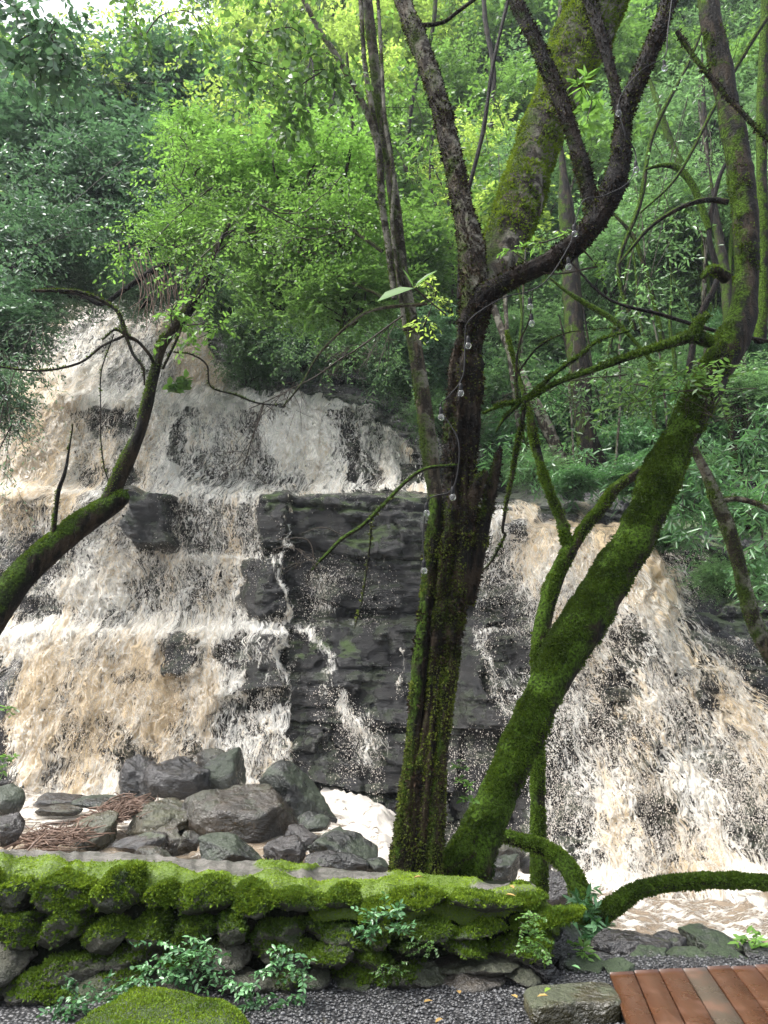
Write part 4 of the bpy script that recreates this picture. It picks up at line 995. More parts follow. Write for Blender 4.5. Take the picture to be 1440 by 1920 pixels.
# big old mossy limb rising behind the fork
t_old, ob_ = tree_thing("old_limb_holder", "", "tree",
    [("old_limb", [(890, 600, 5.85, 40), (908, 545, 6.0, 62), (932, 490, 6.25, 76), (962, 410, 6.55, 78), (985, 340, 6.8, 82), (1008, 270, 7.0, 82), (1035, 200, 7.15, 88), (1066, 120, 7.3, 100), (1100, 40, 7.4, 105), (1140, -60, 7.5, 107)], dict(moss=.3, flute=.15, seg=48, rough=.14, lump=.2))],
    'bark_pale', 91, tuft=26000, tl=.03, tmat='moss_bright', tw=lambda nr, c_: sstep(1.0, 1.8, c_[:, 2]+.7*fbm(c_*3, 3))*sstep(.3, .45, fbm(c_*4, 3))+.02)
for ch in list(t_old.children):
    ch.parent = t_main; ch.location = np.asarray(t_old.location)-np.asarray(t_main.location)
bpy.data.objects.remove(t_old)
# small mossy tree behind the leaning one
tree_thing("thin_forked_tree", "slender mossy tree forking in a V in front of the right plunge", "tree",
    [("trunk", [(1012, 1680, 7.2, 28.8), (1010, 1580, 7.2, 27.2), (1008, 1450, 7.2, 24), (1008, 1300, 7.2, 24), (1016, 1180, 7.2, 28.8), (1040, 1090, 7.2, 30.4), (1068, 1030, 7.2, 30.4)], dict(moss=.6, seg=24)),
     ("branch", [(1068, 1030, 7.2, 22.4), (1050, 970, 7.2, 17.6), (1022, 900, 7.2, 16), (1003, 830, 7.2, 16), (992, 770, 7.2, 12.8), (968, 690, 7.25, 8), (950, 620, 7.3, 6.4)], dict(moss=.55, seg=16)),
     ("branch", [(1068, 1035, 7.2, 27.2), (1100, 985, 7.2, 22.4), (1135, 945, 7.2, 20.8), (1155, 915, 7.2, 19.2), (1190, 890, 7.2, 17.6), (1225, 870, 7.2, 14.4), (1260, 860, 7.3, 11.2)], dict(moss=.4, seg=16)),
     ("root", [(905, 1560, 6.6, 12.8), (935, 1566, 6.6, 22.4), (975, 1576, 6.6, 27.2), (1020, 1590, 6.6, 30.4), (1055, 1615, 6.5, 32), (1080, 1655, 6.4, 33.6), (1092, 1700, 6.3, 35.2), (1100, 1760, 6.2, 36.8)], dict(moss=.6, seg=24))],
    'bark_moss', 17, tuft=22000, tl=.02)
tree_thing("low_mossy_branch", "mossy bough reaching low over the pool to the right edge", "branch",
    [("bough", [(1095, 1760, 6.2, 30), (1115, 1728, 6.2, 30), (1150, 1700, 6.2, 30), (1185, 1675, 6.2, 27), (1230, 1660, 6.25, 24), (1290, 1652, 6.3, 24), (1360, 1650, 6.35, 22.5), (1440, 1655, 6.4, 21), (1530, 1665, 6.5, 19.5), (1640, 1700, 6.6, 16), (1760, 1790, 6.7, 12)], dict(moss=.6, seg=28, lump=.12))],
    'bark_moss', 23, tuft=16000, tl=.024, tw=lambda nr, c_: .4+.6*np.abs(nr[:, 2]))
# left leaning tree
tree_thing("bent_tree", "dark mossy tree bending up from the left edge across the falls", "tree",
    [("trunk", [(-70, 1230, 6.6, 67.2), (-10, 1150, 6.7, 60.8), (40, 1080, 6.8, 52.8), (100, 1025, 6.9, 48), (150, 985, 7.0, 46.4), (195, 955, 7.0, 44.8), (225, 935, 7.0, 35.2), (238, 932, 7.0, 24)], dict(moss=.55, seg=28, rough=.1)),
     ("limb", [(200, 955, 7.0, 32), (216, 915, 7.0, 27.2), (235, 870, 7.0, 28.8), (262, 810, 7.0, 20.8), (278, 750, 7.0, 20.8), (290, 700, 7.05, 19.2), (303, 650, 7.1, 20), (330, 610, 7.1, 22.4), (355, 580, 7.15, 19.2), (378, 540, 7.2, 14.4), (400, 480, 7.3, 9.6), (430, 420, 7.4, 6.4)], dict(moss=.35, seg=20)),
     ("dead_shoot", [(98, 1020, 6.85, 9.6), (105, 960, 6.85, 8), (110, 920, 6.85, 8.8), (122, 885, 6.85, 7.2), (130, 840, 6.85, 4), (137, 795, 6.85, 2.4)], dict(moss=-.4, seg=8)),
     ("branch", [(292, 690, 7.05, 7.2), (280, 665, 7.0, 6.4), (258, 640, 6.95, 6.4), (236, 628, 6.9, 9.6), (228, 600, 6.9, 9.6), (210, 575, 6.9, 7.2), (150, 548, 6.9, 6.4), (60, 545, 6.9, 5.6)], dict(moss=-.3, seg=8, step=.02)),
     ("branch", [(236, 630, 6.9, 6.4), (250, 665, 6.9, 5.6), (268, 690, 6.9, 4.8), (271, 722, 6.9, 3.2)], dict(moss=-.3, seg=8)),
     ("branch", [(232, 630, 6.9, 5.6), (190, 650, 6.85, 4.8), (150, 680, 6.8, 4.8), (80, 695, 6.75, 4), (0, 688, 6.7, 4), (-60, 680, 6.6, 4)], dict(moss=-.3, seg=8)),
     ("branch", [(232, 626, 6.9, 4.8), (215, 618, 6.9, 4.8), (192, 638, 6.9, 3.2)], dict(moss=-.3, seg=6)),
     ("branch", [(305, 692, 7.05, 4.8), (330, 640, 7.05, 4.8), (350, 590, 7.05, 4.8)], dict(moss=-.3, seg=6)),
     ("branch", [(325, 660, 7.05, 3.2), (360, 665, 7.0, 3.2), (388, 685, 7.0, 4), (395, 725, 7.0, 3.2), (440, 740, 7.0, 3.2), (480, 755, 7.0, 3.2), (520, 760, 7.0, 2.4)], dict(moss=-.3, seg=6)),
     ("branch", [(208, 915, 7.0, 2.4), (190, 850, 7.0, 2.4), (186, 770, 7.0, 2.4), (190, 700, 6.95, 2.4), (215, 630, 6.9, 2.4)], dict(moss=-.3, seg=6, wob=.05)),
     ], 'bark_wet', 61, tuft=14000, tl=.018, tw=lambda nr, c_: np.clip(nr[:, 2]*.7-nr[:, 0]*.3+.2, 0, 1)*sstep(.42, .55, fbm(c_*5, 3)+.1))
# vine-wrapped thin trunks in the middle
tree_thing("slender_tree", "tall thin pair of lichened stems left of the forked tree", "tree",
    [("trunk", [(830, 1010, 7.6, 32.8), (812, 900, 7.6, 29.5), (800, 800, 7.6, 31.2), (786, 700, 7.6, 27.9), (770, 600, 7.6, 26.2), (752, 500, 7.6, 23), (742, 400, 7.6, 23), (728, 300, 7.6, 21.3), (712, 200, 7.6, 21.3), (700, 100, 7.6, 19.7), (688, 0, 7.6, 19.7), (680, -90, 7.6, 18)], dict(moss=.45, seg=20)),
     ("stem", [(740, 560, 7.5, 11.5), (728, 460, 7.5, 12.3), (716, 380, 7.5, 13.1), (712, 300, 7.5, 13.1), (700, 220, 7.5, 11.5), (684, 120, 7.5, 9.84), (676, 0, 7.5, 8.2), (670, -80, 7.5, 8.2)], dict(moss=.1, seg=12)),
     ("stem", [(760, 620, 7.5, 8.2), (744, 500, 7.45, 7.38), (735, 420, 7.45, 7.38), (738, 330, 7.45, 6.56), (722, 230, 7.45, 6.56), (715, 100, 7.45, 6.56), (705, -60, 7.45, 6.56)], dict(moss=.0, seg=8)),
     ("branch", [(706, 260, 7.5, 14.8), (690, 215, 7.45, 13.1), (660, 155, 7.4, 11.5), (625, 95, 7.35, 10.7), (595, 50, 7.3, 9.84), (560, -20, 7.25, 9.02)], dict(moss=.3, seg=12))],
    'bark_pale', 71, tuft=9000, tl=.018)
# mossy stem on the right over the bank
tree_thing("bank_sapling", "thin lichened stem sweeping down to the right edge over the bank", "tree",
    [("trunk", [(1460, 1260, 7.6, 30), (1420, 1180, 7.6, 28), (1395, 1100, 7.6, 27), (1372, 1010, 7.6, 26), (1345, 940, 7.6, 24), (1325, 890, 7.6, 18), (1300, 840, 7.6, 14)], dict(moss=.4, seg=16)),
     ("branch", [(1345, 940, 7.6, 14), (1380, 935, 7.5, 12), (1420, 945, 7.4, 11), (1480, 970, 7.3, 10)], dict(moss=.2, seg=10))],
    'bark_pale', 81, tuft=5000, tl=.015)
# trunks further up the slope: (label, rows, mat)
BG = [
 ("tall brown trunk with reddish fork at its foot on the slope", [(1125, 950, 15.5, 42.6), (1108, 880, 15.5, 36.1), (1095, 780, 15.5, 37.7), (1085, 680, 15.6, 39.4), (1075, 600, 15.8, 36.1), (1070, 500, 16, 32.8), (1062, 400, 16.2, 29.5)], 'bark_moss', .1),
 ("reddish leaning trunk crossing in front of the tall brown one", [(1140, 935, 15.0, 37.7), (1120, 860, 15.0, 27.9), (1100, 795, 15.0, 21.3), (1085, 740, 15.1, 14.8), (1070, 680, 15.3, 9.84)], 'bark_wet', -.2),
 ("speckled grey trunk leaning left on the slope", [(1072, 925, 14.6, 27.9), (1055, 870, 14.7, 24.6), (1030, 810, 14.8, 23), (1005, 760, 15, 23), (975, 700, 15.4, 18), (945, 630, 16, 14.8), (920, 560, 16.5, 11.5)], 'bark_pale', -.1),
 ("straight dark trunk right of the leaning mossy tree", [(1385, 920, 14.0, 27.9), (1378, 850, 14, 21.3), (1372, 760, 14.1, 21.3), (1366, 660, 14.3, 21.3), (1364, 560, 14.6, 19.7), (1350, 460, 15, 18)], 'bark_wet', .1),
 ("brown trunk with a buttress near the right edge of the slope", [(1420, 900, 15, 36.1), (1405, 820, 15, 29.5), (1392, 740, 15.1, 27.9), (1385, 650, 15.4, 23), (1400, 560, 15.8, 21.3)], 'bark_pale', .2),
 ("thin mossy trunk curving up between the dark limb and the right tree", [(1340, 640, 12.5, 19.7), (1325, 560, 12.5, 18), (1300, 480, 12.5, 16.4), (1298, 400, 12.5, 16.4), (1285, 330, 12.5, 16.4), (1255, 260, 12.5, 13.1), (1235, 200, 12.5, 13.1), (1225, 170, 12.6, 9.84)], 'bark_moss', .35),
 ("dark forked trunk left of the tall mossy one", [(1368, 560, 11.5, 21.3), (1366, 480, 11.5, 23), (1360, 420, 11.5, 21.3), (1340, 350, 11.5, 16.4), (1325, 290, 11.5, 11.5), (1320, 220, 11.5, 9.84), (1318, 160, 11.5, 7.38)], 'bark_wet', 0),
 ("bare bough arching left from the dark forked trunk", [(1365, 378, 9.5, 11.5), (1320, 375, 9.5, 9.84), (1270, 392, 9.5, 8.2), (1220, 425, 9.5, 7.38), (1180, 470, 9.5, 5.74), (1160, 495, 9.5, 3.28)], 'bark_moss', .2),
 ("mossy arched bough beside the lower lamps", [(1330, 430, 11, 13.1), (1300, 350, 11, 13.1), (1270, 315, 11, 12.3), (1240, 310, 11, 8.2), (1210, 318, 11, 4.92)], 'bark_moss', .6),
 ("mossy bough sloping down across the middle of the slope", [(1240, 700, 9, 7.38), (1190, 640, 9, 7.38), (1150, 600, 9, 9.84), (1100, 570, 9, 9.84), (1060, 545, 9, 6.56), (1030, 520, 9, 4.92)], 'bark_moss', .5),
 ("slim upright pole stem left of the arched bough", [(1245, 650, 12, 9.02), (1225, 560, 12, 8.2), (1205, 490, 12, 9.02), (1185, 440, 12, 7.38), (1150, 400, 12, 4.92)], 'bark_moss', .3),
 ("thin trunk at the top right corner", [(1425, 640, 10, 21.3), (1432, 520, 10, 19.7), (1428, 300, 10, 19.7), (1432, 100, 10, 18), (1440, -60, 10, 18)], 'bark_moss', .3),
 ("pale thin stem rising behind the old mossy trunk", [(1000, 480, 12, 9.84), (1025, 400, 12, 9.02), (1040, 300, 12, 8.2), (1045, 150, 12, 7.38), (1050, 0, 12, 6.56)], 'bark_pale', .1),
 ("grey sapling stem far behind between the two near trunks", [(985, 900, 15, 9.84), (968, 760, 15, 9.84), (952, 640, 15.3, 8.2), (945, 500, 15.7, 7.38)], 'bark_pale', 0),
 ("thin black stem on the slope under the mossy branch", [(1160, 900, 14, 6.56), (1140, 800, 14, 5.74), (1115, 720, 14, 4.92), (1100, 620, 14.3, 4.1)], 'bark_wet', 0),
 ("dark stem behind the white limb near the top", [(935, 460, 13, 13.1), (928, 350, 13, 12.3), (920, 260, 13, 11.5), (925, 130, 13, 9.84), (910, 40, 13, 9.84), (905, -60, 13, 8.2)], 'bark_wet', 0),
 ("knotted thin stem above the pale limb", [(720, 540, 14, 11.5), (745, 430, 14, 9.84), (760, 300, 14, 9.84), (775, 180, 14, 8.2), (810, 60, 14, 8.2), (820, -60, 14, 7.38)], 'bark_wet', .2),
 ("slanting stem under the tangle on the far left", [(20, 690, 15, 13.1), (60, 620, 15, 11.5), (120, 560, 15, 10.7), (200, 470, 15, 11.5), (240, 400, 15, 9.84)], 'bark_dark', 0),
 ("dark crooked stem in the middle of the left thicket", [(180, 560, 16, 14.8), (130, 450, 16, 13.1), (125, 380, 16, 11.5), (150, 300, 16, 9.84)], 'bark_dark', 0),
 ("dark bough sagging above the top of the left falls", [(20, 500, 14.5, 8.2), (90, 540, 14.5, 10.7), (150, 550, 14.5, 9.84), (190, 570, 14.5, 8.2), (230, 545, 14.5, 9.84), (300, 500, 14.5, 11.5), (380, 470, 14.6, 9.84)], 'bark_dark', 0),
]
for i, (lab, rows, mt, ms) in enumerate(BG):
    if rows[0][2] > 11.4 and 'bough' not in lab:
        dy = float(hillY(rows[0][0], rows[0][1]))-.15-rows[0][2]; k_ = 1.0
        rows = [(a, b, c+dy, w_) for (a, b, c, w_) in rows]
        rows = [(rows[0][0]+4, rows[0][1]+45, rows[0][2], rows[0][3]*1.25)]+rows
        x1, y1, Y1, w1 = rows[-1]; x0, y0, Y0, w0 = rows[-2]
        if y1 > -40: rows = rows+[(x1+(x1-x0)*.8, y1+(y1-y0)*.8, Y1, w1*.5), (x1+(x1-x0)*1.5, y1+(y1-y0)*1.5, Y1, w1*.15)]
    tree_thing("forest_tree" if 'bough' not in lab else "forest_bough", lab, "tree" if 'bough' not in lab else "branch", [("trunk" if 'bough' not in lab else "stem", rows, dict(moss=ms+.22, seg=14, step=.08))], mt, 200+i*3, group="trunks and boughs in the forest")

# ================================================================== crowns and undergrowth
def crown_proto(seed, R, ntw, K, L, W, tl, droop=.25, shell=.55, low=-.6, six=False, limbs=10, spread=.9, upb=.75, lobes=9, jit=.35):
    """leaves (v,f,tint) and branches (acc) of one crown centred at the origin, R = radii"""
    rng = np.random.default_rng(seed); R = np.array(R, float)
    lc = nrm(rng.normal(0, 1, (lobes, 3)))*rng.uniform(.25, .62, (lobes, 1)); lc[:, 2] = np.maximum(lc[:, 2], low); lr = rng.uniform(.42, .75, lobes)
    j = rng.integers(0, lobes, ntw); d = nrm(rng.normal(0, 1, (ntw, 3))); d[:, 2] = np.where(rng.random(ntw) < .5, np.abs(d[:, 2]), d[:, 2])
    rad = np.abs(rng.normal(.72, .30, ntw))
    b = (lc[j]+d*(lr[j]*rad)[:, None])*R
    dr = nrm(d+.3*nrm(b)+rng.normal(0, .5, (ntw, 3))+np.array([0, 0, -.05]))
    v, f, t = sprays(rng, b, dr, tl*rng.uniform(.5, 2.0, ntw), K, L, W, droop, six, spread, upb, jit=jit)
    acc = Acc()
    twig_mesh(acc, b[::3], dr[::3], tl, L*.05, droop)
    for k in range(limbs):
        q = lc[k % lobes]*R+rng.normal(0, .1, 3)*R
        s0 = np.array([0, 0, low*1.3])*R
        mid = (s0+q)/2+rng.normal(0, .12, 3)*R
        rr = .018*R.mean()
        tube(acc, np.array([[*s0, rr*1.5], [*mid, rr], [*q, rr*.35]]), seg=6, step=.25*R.mean()/2, moss=.2)
    return (v, f, t), acc
PROTO = {}
def make_proto(key, lm, bm, **kw):
    (v, f, t), acc = crown_proto(**kw)
    me = mesh_obj("foliage", v, f, M[lm], None, True, cols={'tint': t}); bmh = acc.build("branches", M[bm], None)
    PROTO[key] = (me.data, bmh.data, max(kw['R']))
    bpy.data.objects.remove(me); bpy.data.objects.remove(bmh)
make_proto('dark', 'leaf_dark', 'bark_dark', seed=1, R=(1, 1, .9), ntw=1700, K=8, L=0.078, W=0.036, tl=.17, droop=.45, limbs=14)
make_proto('dark2', 'leaf_dark', 'bark_dark', seed=2, R=(1, 1, .8), ntw=1600, K=8, L=0.082, W=0.033, tl=.18, droop=.5, limbs=14, lobes=12)
make_proto('mid', 'leaf_mid', 'bark_wet', seed=3, R=(1, 1, .9), ntw=1200, K=8, L=0.078, W=0.042, tl=.2, droop=.3, limbs=10)
make_proto('mid2', 'leaf_mid', 'bark_wet', seed=4, R=(1, 1, .8), ntw=1100, K=8, L=0.085, W=0.042, tl=.22, droop=.3, limbs=10, lobes=12)
make_proto('bright', 'leaf_bright', 'bark_pale', seed=5, R=(1, 1, .6), ntw=700, K=9, L=0.08, W=0.038, tl=.26, droop=.2, limbs=9, lobes=12)
make_proto('yellow', 'leaf_yellow', 'bark_pale', seed=6, R=(1, 1, .9), ntw=1000, K=8, L=0.08, W=0.042, tl=.2, droop=.25, limbs=8)
make_proto('forest', 'leaf_forest', 'bark_wet', seed=7, R=(1, 1, .9), ntw=1250, K=9, L=0.075, W=0.028, tl=.2, droop=.35, limbs=10)
make_proto('forest2', 'leaf_forest', 'bark_wet', seed=8, R=(1, 1, .75), ntw=1100, K=9, L=0.085, W=0.026, tl=.24, droop=.4, limbs=10, lobes=12)
make_proto('bamboo', 'leaf_bamboo', 'bark_wet', seed=9, R=(1, 1, .7), ntw=1000, K=7, L=0.15, W=0.034, tl=.16, droop=.5, limbs=12, lobes=12, spread=.7, jit=.5)
make_proto('bamboo2', 'leaf_bamboo', 'bark_wet', seed=10, R=(1, 1, .6), ntw=900, K=7, L=0.15, W=0.038, tl=.16, droop=.6, limbs=12, lobes=10, spread=.7, jit=.5)
def place_crown(key, px_, py_, Y, rpx, label, name, cat, group, seed, sq=1.0):
    rng = np.random.default_rng(seed)
    leafd, brd, _ = PROTO[key]
    s = rpx*float(mpp(py_, Y))*1.25; c = P(px_, py_, Y)
    t = empty(name, c); tag(t, label, cat, group); t.scale = (s, s, s*sq); t.rotation_euler = (rng.uniform(-.15, .15), rng.uniform(-.15, .15), rng.uniform(0, 6.28))
    a = bpy.data.objects.new("foliage", leafd); COL.objects.link(a); a.parent = t
    b = bpy.data.objects.new("branches", brd); COL.objects.link(b); b.parent = t
    return t
USED = {}
def where(x, y):
    hx = "by the left edge" if x < 90 else "above the left falls" if x < 330 else "left of the slender stems" if x < 660 else "left of the pale limb" if x < 830 else "behind the fork" if x < 990 else "right of the old mossy trunk" if x < 1180 else "left of the right mossy tree" if x < 1340 else "by the right edge"
    hy = "at the very top" if y < 60 else "high up" if y < 220 else "at mid height" if y < 420 else "low down" if y < 650 else "at the slope foot"
    return hy+" "+hx
def place_label(look, x, y):
    base = look+" "+where(x, y); k = USED.get(base, 0); USED[base] = k+1
    if k and len(where(x, y).split()) > 7 and len(look.split()) > 2: look = look.replace("sapling", "stem")
    return base if k == 0 else look+[" half hidden", " ragged topped", " lopsided", " thin twigged", " round topped"][(k-1) % 5]+" "+where(x, y)
def scatter(region, n_, keys, labels, name, cat, group, dY=(1.0, 4.5), r=(80, 130), seed=0, mind=.5):
    """region: px0,px1,py0,py1 ; crowns in front of the hillside"""
    rg = np.random.default_rng(seed); pts = []
    tries = 0
    while len(pts) < n_ and tries < 6000:
        tries += 1
        x, y = rg.uniform(region[0], region[1]), rg.uniform(region[2], region[3]); rr = rg.uniform(*r)
        if len(region) > 4 and not region[4](x, y): continue
        if all((x-a)**2+(y-b)**2 > (mind*(rr+c)/1)**2 for a, b, c in pts): pts.append((x, y, rr))
    for i, (x, y, rr) in enumerate(pts):
        Y = float(hillY(x, y))-rg.uniform(*dY)
        k = keys[rg.integers(len(keys))]
        place_crown(k, x, y, Y, rr, place_label(labels[keys.index(k)], x, y), name, cat, group, seed*1000+i, rg.uniform(.8, 1.1))
    return pts
# far slope, top left to centre: backlit yellow greens
scatter((-60, 520, 110, 420, lambda x, y: not (60 < x < 330 and y < 230) and not (x > 300 and x < 450 and y < 150)), 16, ['yellow', 'mid'], ["bright yellow green tree", "mid green tree"], "slope_tree", "tree", "trees high on the left slope", (1, 5), (80, 125), 1)
scatter((430, 960, -40, 520), 24, ['yellow', 'mid', 'mid2'], ["pale yellow green tree", "broad green tree", "loose green tree"], "slope_tree", "tree", "trees behind the centre stems", (1, 6), (75, 120), 2)
scatter((940, 1500, -60, 480), 26, ['mid', 'forest', 'forest2'], ["leafy mid green tree", "fine leaved grey green tree", "drooping grey green tree"], "slope_tree", "tree", "trees on the upper right slope", (1, 6), (75, 120), 3)
scatter((920, 1500, 440, 760), 26, ['forest', 'forest2', 'bamboo'], ["grey green shrub", "drooping grey green shrub", "bamboo like clump"], "slope_shrub", "shrub", "shrubs midway up the right slope", (.3, 2.6), (55, 90), 4)
scatter((930, 1500, 720, 905), 22, ['bamboo', 'bamboo2', 'forest'], ["upright bamboo like clump", "drooping bamboo like clump", "fine leaved shrub"], "bank_shrub", "shrub", "shrubs low on the right bank", (.2, 1.6), (45, 75), 5)
scatter((430, 860, 480, 700, lambda x, y: y < 640+(x-430)*.2), 18, ['forest', 'mid', 'dark'], ["feathery dull green shrub", "plain green shrub", "dark green shrub"], "shoulder_shrub", "shrub", "shrubs above the shoulder of the left falls", (.2, 2.2), (60, 90), 6)
for (x, y, Y, r_, k, lab) in [
  (60, 330, 19, 150, 'dark', "dark blue green tree mass at the far left, middle height"), (190, 230, 21, 140, 'dark2', "dark tree with bluish leaves below the sky gap"), (300, 210, 21, 120, 'dark', "darkest rounded tree top left of centre"),
  (330, 350, 19.5, 125, 'dark2', "dark tree behind the fresh green spray"), (200, 400, 18.5, 130, 'dark', "dark tangled tree above the left falls"), (60, 500, 16, 110, 'dark2', "bluish drooping tree at the left edge above the falls"),
  (-20, 640, 14, 90, 'dark', "dark hanging foliage at the left edge beside the upper falls"), (-30, 760, 12.5, 80, 'dark2', "lowest dark hanging foliage at the left edge"), (290, 480, 18, 95, 'dark2', "dark leafy curtain just above the top of the falls"),
  (150, 500, 17.2, 80, 'dark', "dark curtain of leaves over the top left of the falls"),
  (490, 610, 19.5, 75, 'forest', "dull green shrub at the right brink of the upper falls"), (570, 655, 19.0, 60, 'dark', "dark shrub right beside the brink"), (665, 655, 18.8, 60, 'forest2', "drooping shrub above the round fall"), (770, 705, 18.6, 60, 'forest', "grey green shrub right above the round fall"),
  (470, 690, 20.5, 50, 'forest', "small misty shrub at the edge of the upper chute"), (830, 790, 18.2, 55, 'forest2', "drooping shrub behind the slender stems"), (780, 680, 18.5, 80, 'dark', "dark shrub behind the slender stems"),
  ]:
    place_crown(k, x, y, Y, r_, lab, "forest_tree" if r_ > 79 else "forest_shrub", "tree" if r_ > 79 else "shrub", "trees and shrubs around the left falls", int(x*7+y), .9)
for (x, y, Y, r_, k, lab) in [
  (420, 330, 13, 110, 'bright', "fresh green tree spray left of the slender stems"), (560, 330, 12.5, 120, 'bright', "fresh green layered crown in the middle of the picture"), (620, 440, 12, 110, 'bright', "fresh green crown over the shrubs at the brink"),
  (480, 440, 13, 90, 'bright', "fresh green spray above the upper falls"), (330, 440, 13.5, 70, 'bright', "fresh green drooping spray over the dark curtain"), (650, 560, 12, 90, 'mid', "mid green drooping crown above the round fall"), (520, 540, 13, 80, 'mid2', "mid green crown above the brink of the round fall"), (360, 250, 14, 50, 'bright', "small fresh green tip against the dark tree")]:
    place_crown(k, x, y, Y, r_, lab, "green_tree", "tree", "fresh green crowns in the middle", int(x*3+y), .75)
# near bank foliage right of the plunge
for (x, y, Y, r_, k, lab) in [(1290, 930, 12.6, 70, 'bamboo', "bamboo like plant over the rock right of the plunge"), (1400, 960, 11, 80, 'bamboo2', "bamboo like plant left of the bank sapling's foot"), (1440, 1090, 10, 60, 'bamboo', "bamboo like plant at the right edge over the wet rock"),
  (1250, 1010, 12.8, 40, 'bamboo2', "small leafy plant on the rock lip by the plunge"), (1360, 1080, 12.2, 60, 'forest', "dark ferny growth on the rock face beside the plunge"), (1080, 900, 14, 45, 'bamboo2', "low leafy plant behind the stream"), (1010, 880, 15, 50, 'forest', "dark low shrub behind the stream"), (1180, 900, 14, 50, 'bamboo', "leafy plant behind the V of the thin tree")]:
    place_crown(k, x, y, Y, r_, lab, "bank_plant", "plant", "plants on the right bank", int(x+y*5), .7)

rg = np.random.default_rng(77)
TH = [("dark crooked stem crossing behind the right mossy tree", [(1290, 700, 11, 12), (1310, 600, 11, 12), (1345, 520, 11, 12), (1330, 440, 11, 10), (1350, 330, 11, 8), (1400, 250, 11, 6)]),
 ("slanting pole stem behind the dark limb", [(1190, 620, 12, 9), (1160, 500, 12, 9), (1200, 380, 12, 9), (1225, 250, 12, 8), (1290, 120, 12, 6), (1330, 20, 12, 5)]),
 ("dark thin stem rising left of the old mossy trunk", [(860, 560, 11, 9), (870, 400, 11, 8), (905, 250, 11, 8), (925, 120, 11, 7), (960, -30, 11, 6)]),
 ("long thin bough slanting over the top right", [(1440, 30, 9, 8), (1390, 110, 9, 8), (1340, 200, 9, 7), (1270, 330, 9, 5), (1200, 400, 9, 3)]),
 ("crossing thin bough over the middle of the slope", [(1440, 640, 9, 7), (1340, 620, 9, 7), (1240, 590, 9, 7), (1140, 560, 9, 5), (1060, 480, 9, 3)]),
 ("thin dark stem left of the slender stems", [(640, 620, 12, 8), (655, 500, 12, 8), (640, 380, 12, 7), (660, 250, 12, 6), (650, 100, 12, 5)])]
for i, (lab, rows) in enumerate(TH):
    tree_thing("thin_tree", lab, "tree", [("stem", rows, dict(moss=[.1, .5][i % 2], seg=10, step=.08))], ['bark_dark', 'bark_moss'][i % 2], 700+i, group="trunks and boughs in the forest")
SAP_AT = ["beside the old mossy trunk", "among the bamboo like clumps", "between the shrubs", "behind the leaning tree", "near the speckled trunk", "above the stream", "by the dark boughs"]
for i in range(46):
    x = rg.uniform(440, 880) if i % 3 == 0 else rg.uniform(930, 1440); y = rg.uniform(480, 930) if x > 900 else rg.uniform(420, 690); h = rg.uniform(140, 420); wv = rg.uniform(3.5, 9)
    Y = float(hillY(x, y))-rg.uniform(.3, 2.5); lx = rg.normal(0, 35)
    rows = [(x, y+30, Y, wv*1.1), (x+lx*.3+rg.normal(0, 8), y-h*.35, Y, wv), (x+lx*.7+rg.normal(0, 12), y-h*.7, Y, wv*.8), (x+lx+rg.normal(0, 14), y-h, Y, wv*.5), (x+lx*1.2, y-h*1.2, Y, wv*.2)]
    look = ["dark thin sapling", "mossy thin sapling", "pale thin sapling"][i % 3].replace("thin", "stout" if wv > 6.5 else "thin")+(" bowed" if abs(lx) > 30 else "")
    lab = place_label(look, x, y)
    tree_thing("sapling", lab, "sapling", [("stem", rows, dict(moss=[0, .6, .3][i % 3], seg=8, step=.12))], ['bark_wet', 'bark_moss', 'bark_pale'][i % 3], 900+i, group="thin saplings on the slope")
for (x, y, Y, r_, k, lab) in [(150, 535, 16.4, 60, 'dark2', "ragged leafy curtain at the crest of the left falls"), (265, 545, 16.2, 60, 'dark', "leaf curtain hanging among the brown roots"), (350, 530, 16.2, 60, 'dark2', "dark leaves behind the tip of the bent tree"), (60, 580, 15, 60, 'dark2', "dark drooping leaves left of the falls' crest"), (430, 560, 17.5, 60, 'forest', "dull leaves right of the falls' crest")]:
    place_crown(k, x, y, Y, r_, lab, "leaf_curtain", "shrub", "trees and shrubs around the left falls", int(x*7+y), .7)

# ---- near foliage hanging into the top of the frame
def hanging(label, spots, L, W, mat, seed, K=11, tl=.45, droop=.8, name="hanging_foliage", n_per=10, cat="branch", bm='twig', group=None):
    rng = np.random.default_rng(seed); acc = Acc(); vs, fs, ts, off = [], [], [], 0
    o0 = P(spots[0][0], spots[0][1], spots[0][2]); root = empty(name, o0); tag(root, label, cat, group); o0 = np.asarray(o0)
    prev = None
    for (x, y, Y, r_) in spots:
        c = P(x, y, Y)-o0; s = r_*float(mpp(y, Y))
        b = c+rng.normal(0, .45, (n_per, 3))*s
        dr = rng.normal(0, 1, (n_per, 3)); dr[:, 2] = dr[:, 2]*.5-.35
        v, f, t = sprays(rng, b, dr, tl*rng.uniform(.6, 1.2, n_per), K, L, W, droop, True, .9, .5)
        vs.append(v); fs.append(f+off); ts.append(t); off += len(v)
        twig_mesh(acc, b, dr, tl, .004, droop, 4)
        if prev is not None: tube(acc, np.array([[*prev, .008], [*((prev+c)/2+rng.normal(0, .05, 3)), .007], [*c, .005]]), seg=5, step=.08)
        prev = c
    mesh_obj("foliage", np.vstack(vs), np.vstack(fs), M[mat], root, cols={'tint': np.concatenate(ts)})
    acc.build("twigs", M[bm], root); return root
hanging("dark round leaved branch hanging into the top left corner", [(-40, -60, 6, 60), (20, 10, 6, 60), (70, 40, 6, 55), (30, 80, 6, 50), (110, 60, 6, 45), (120, 110, 6, 30), (60, 110, 6, 35)], .085, .07, 'leaf_dark', 1, n_per=13, tl=.35)
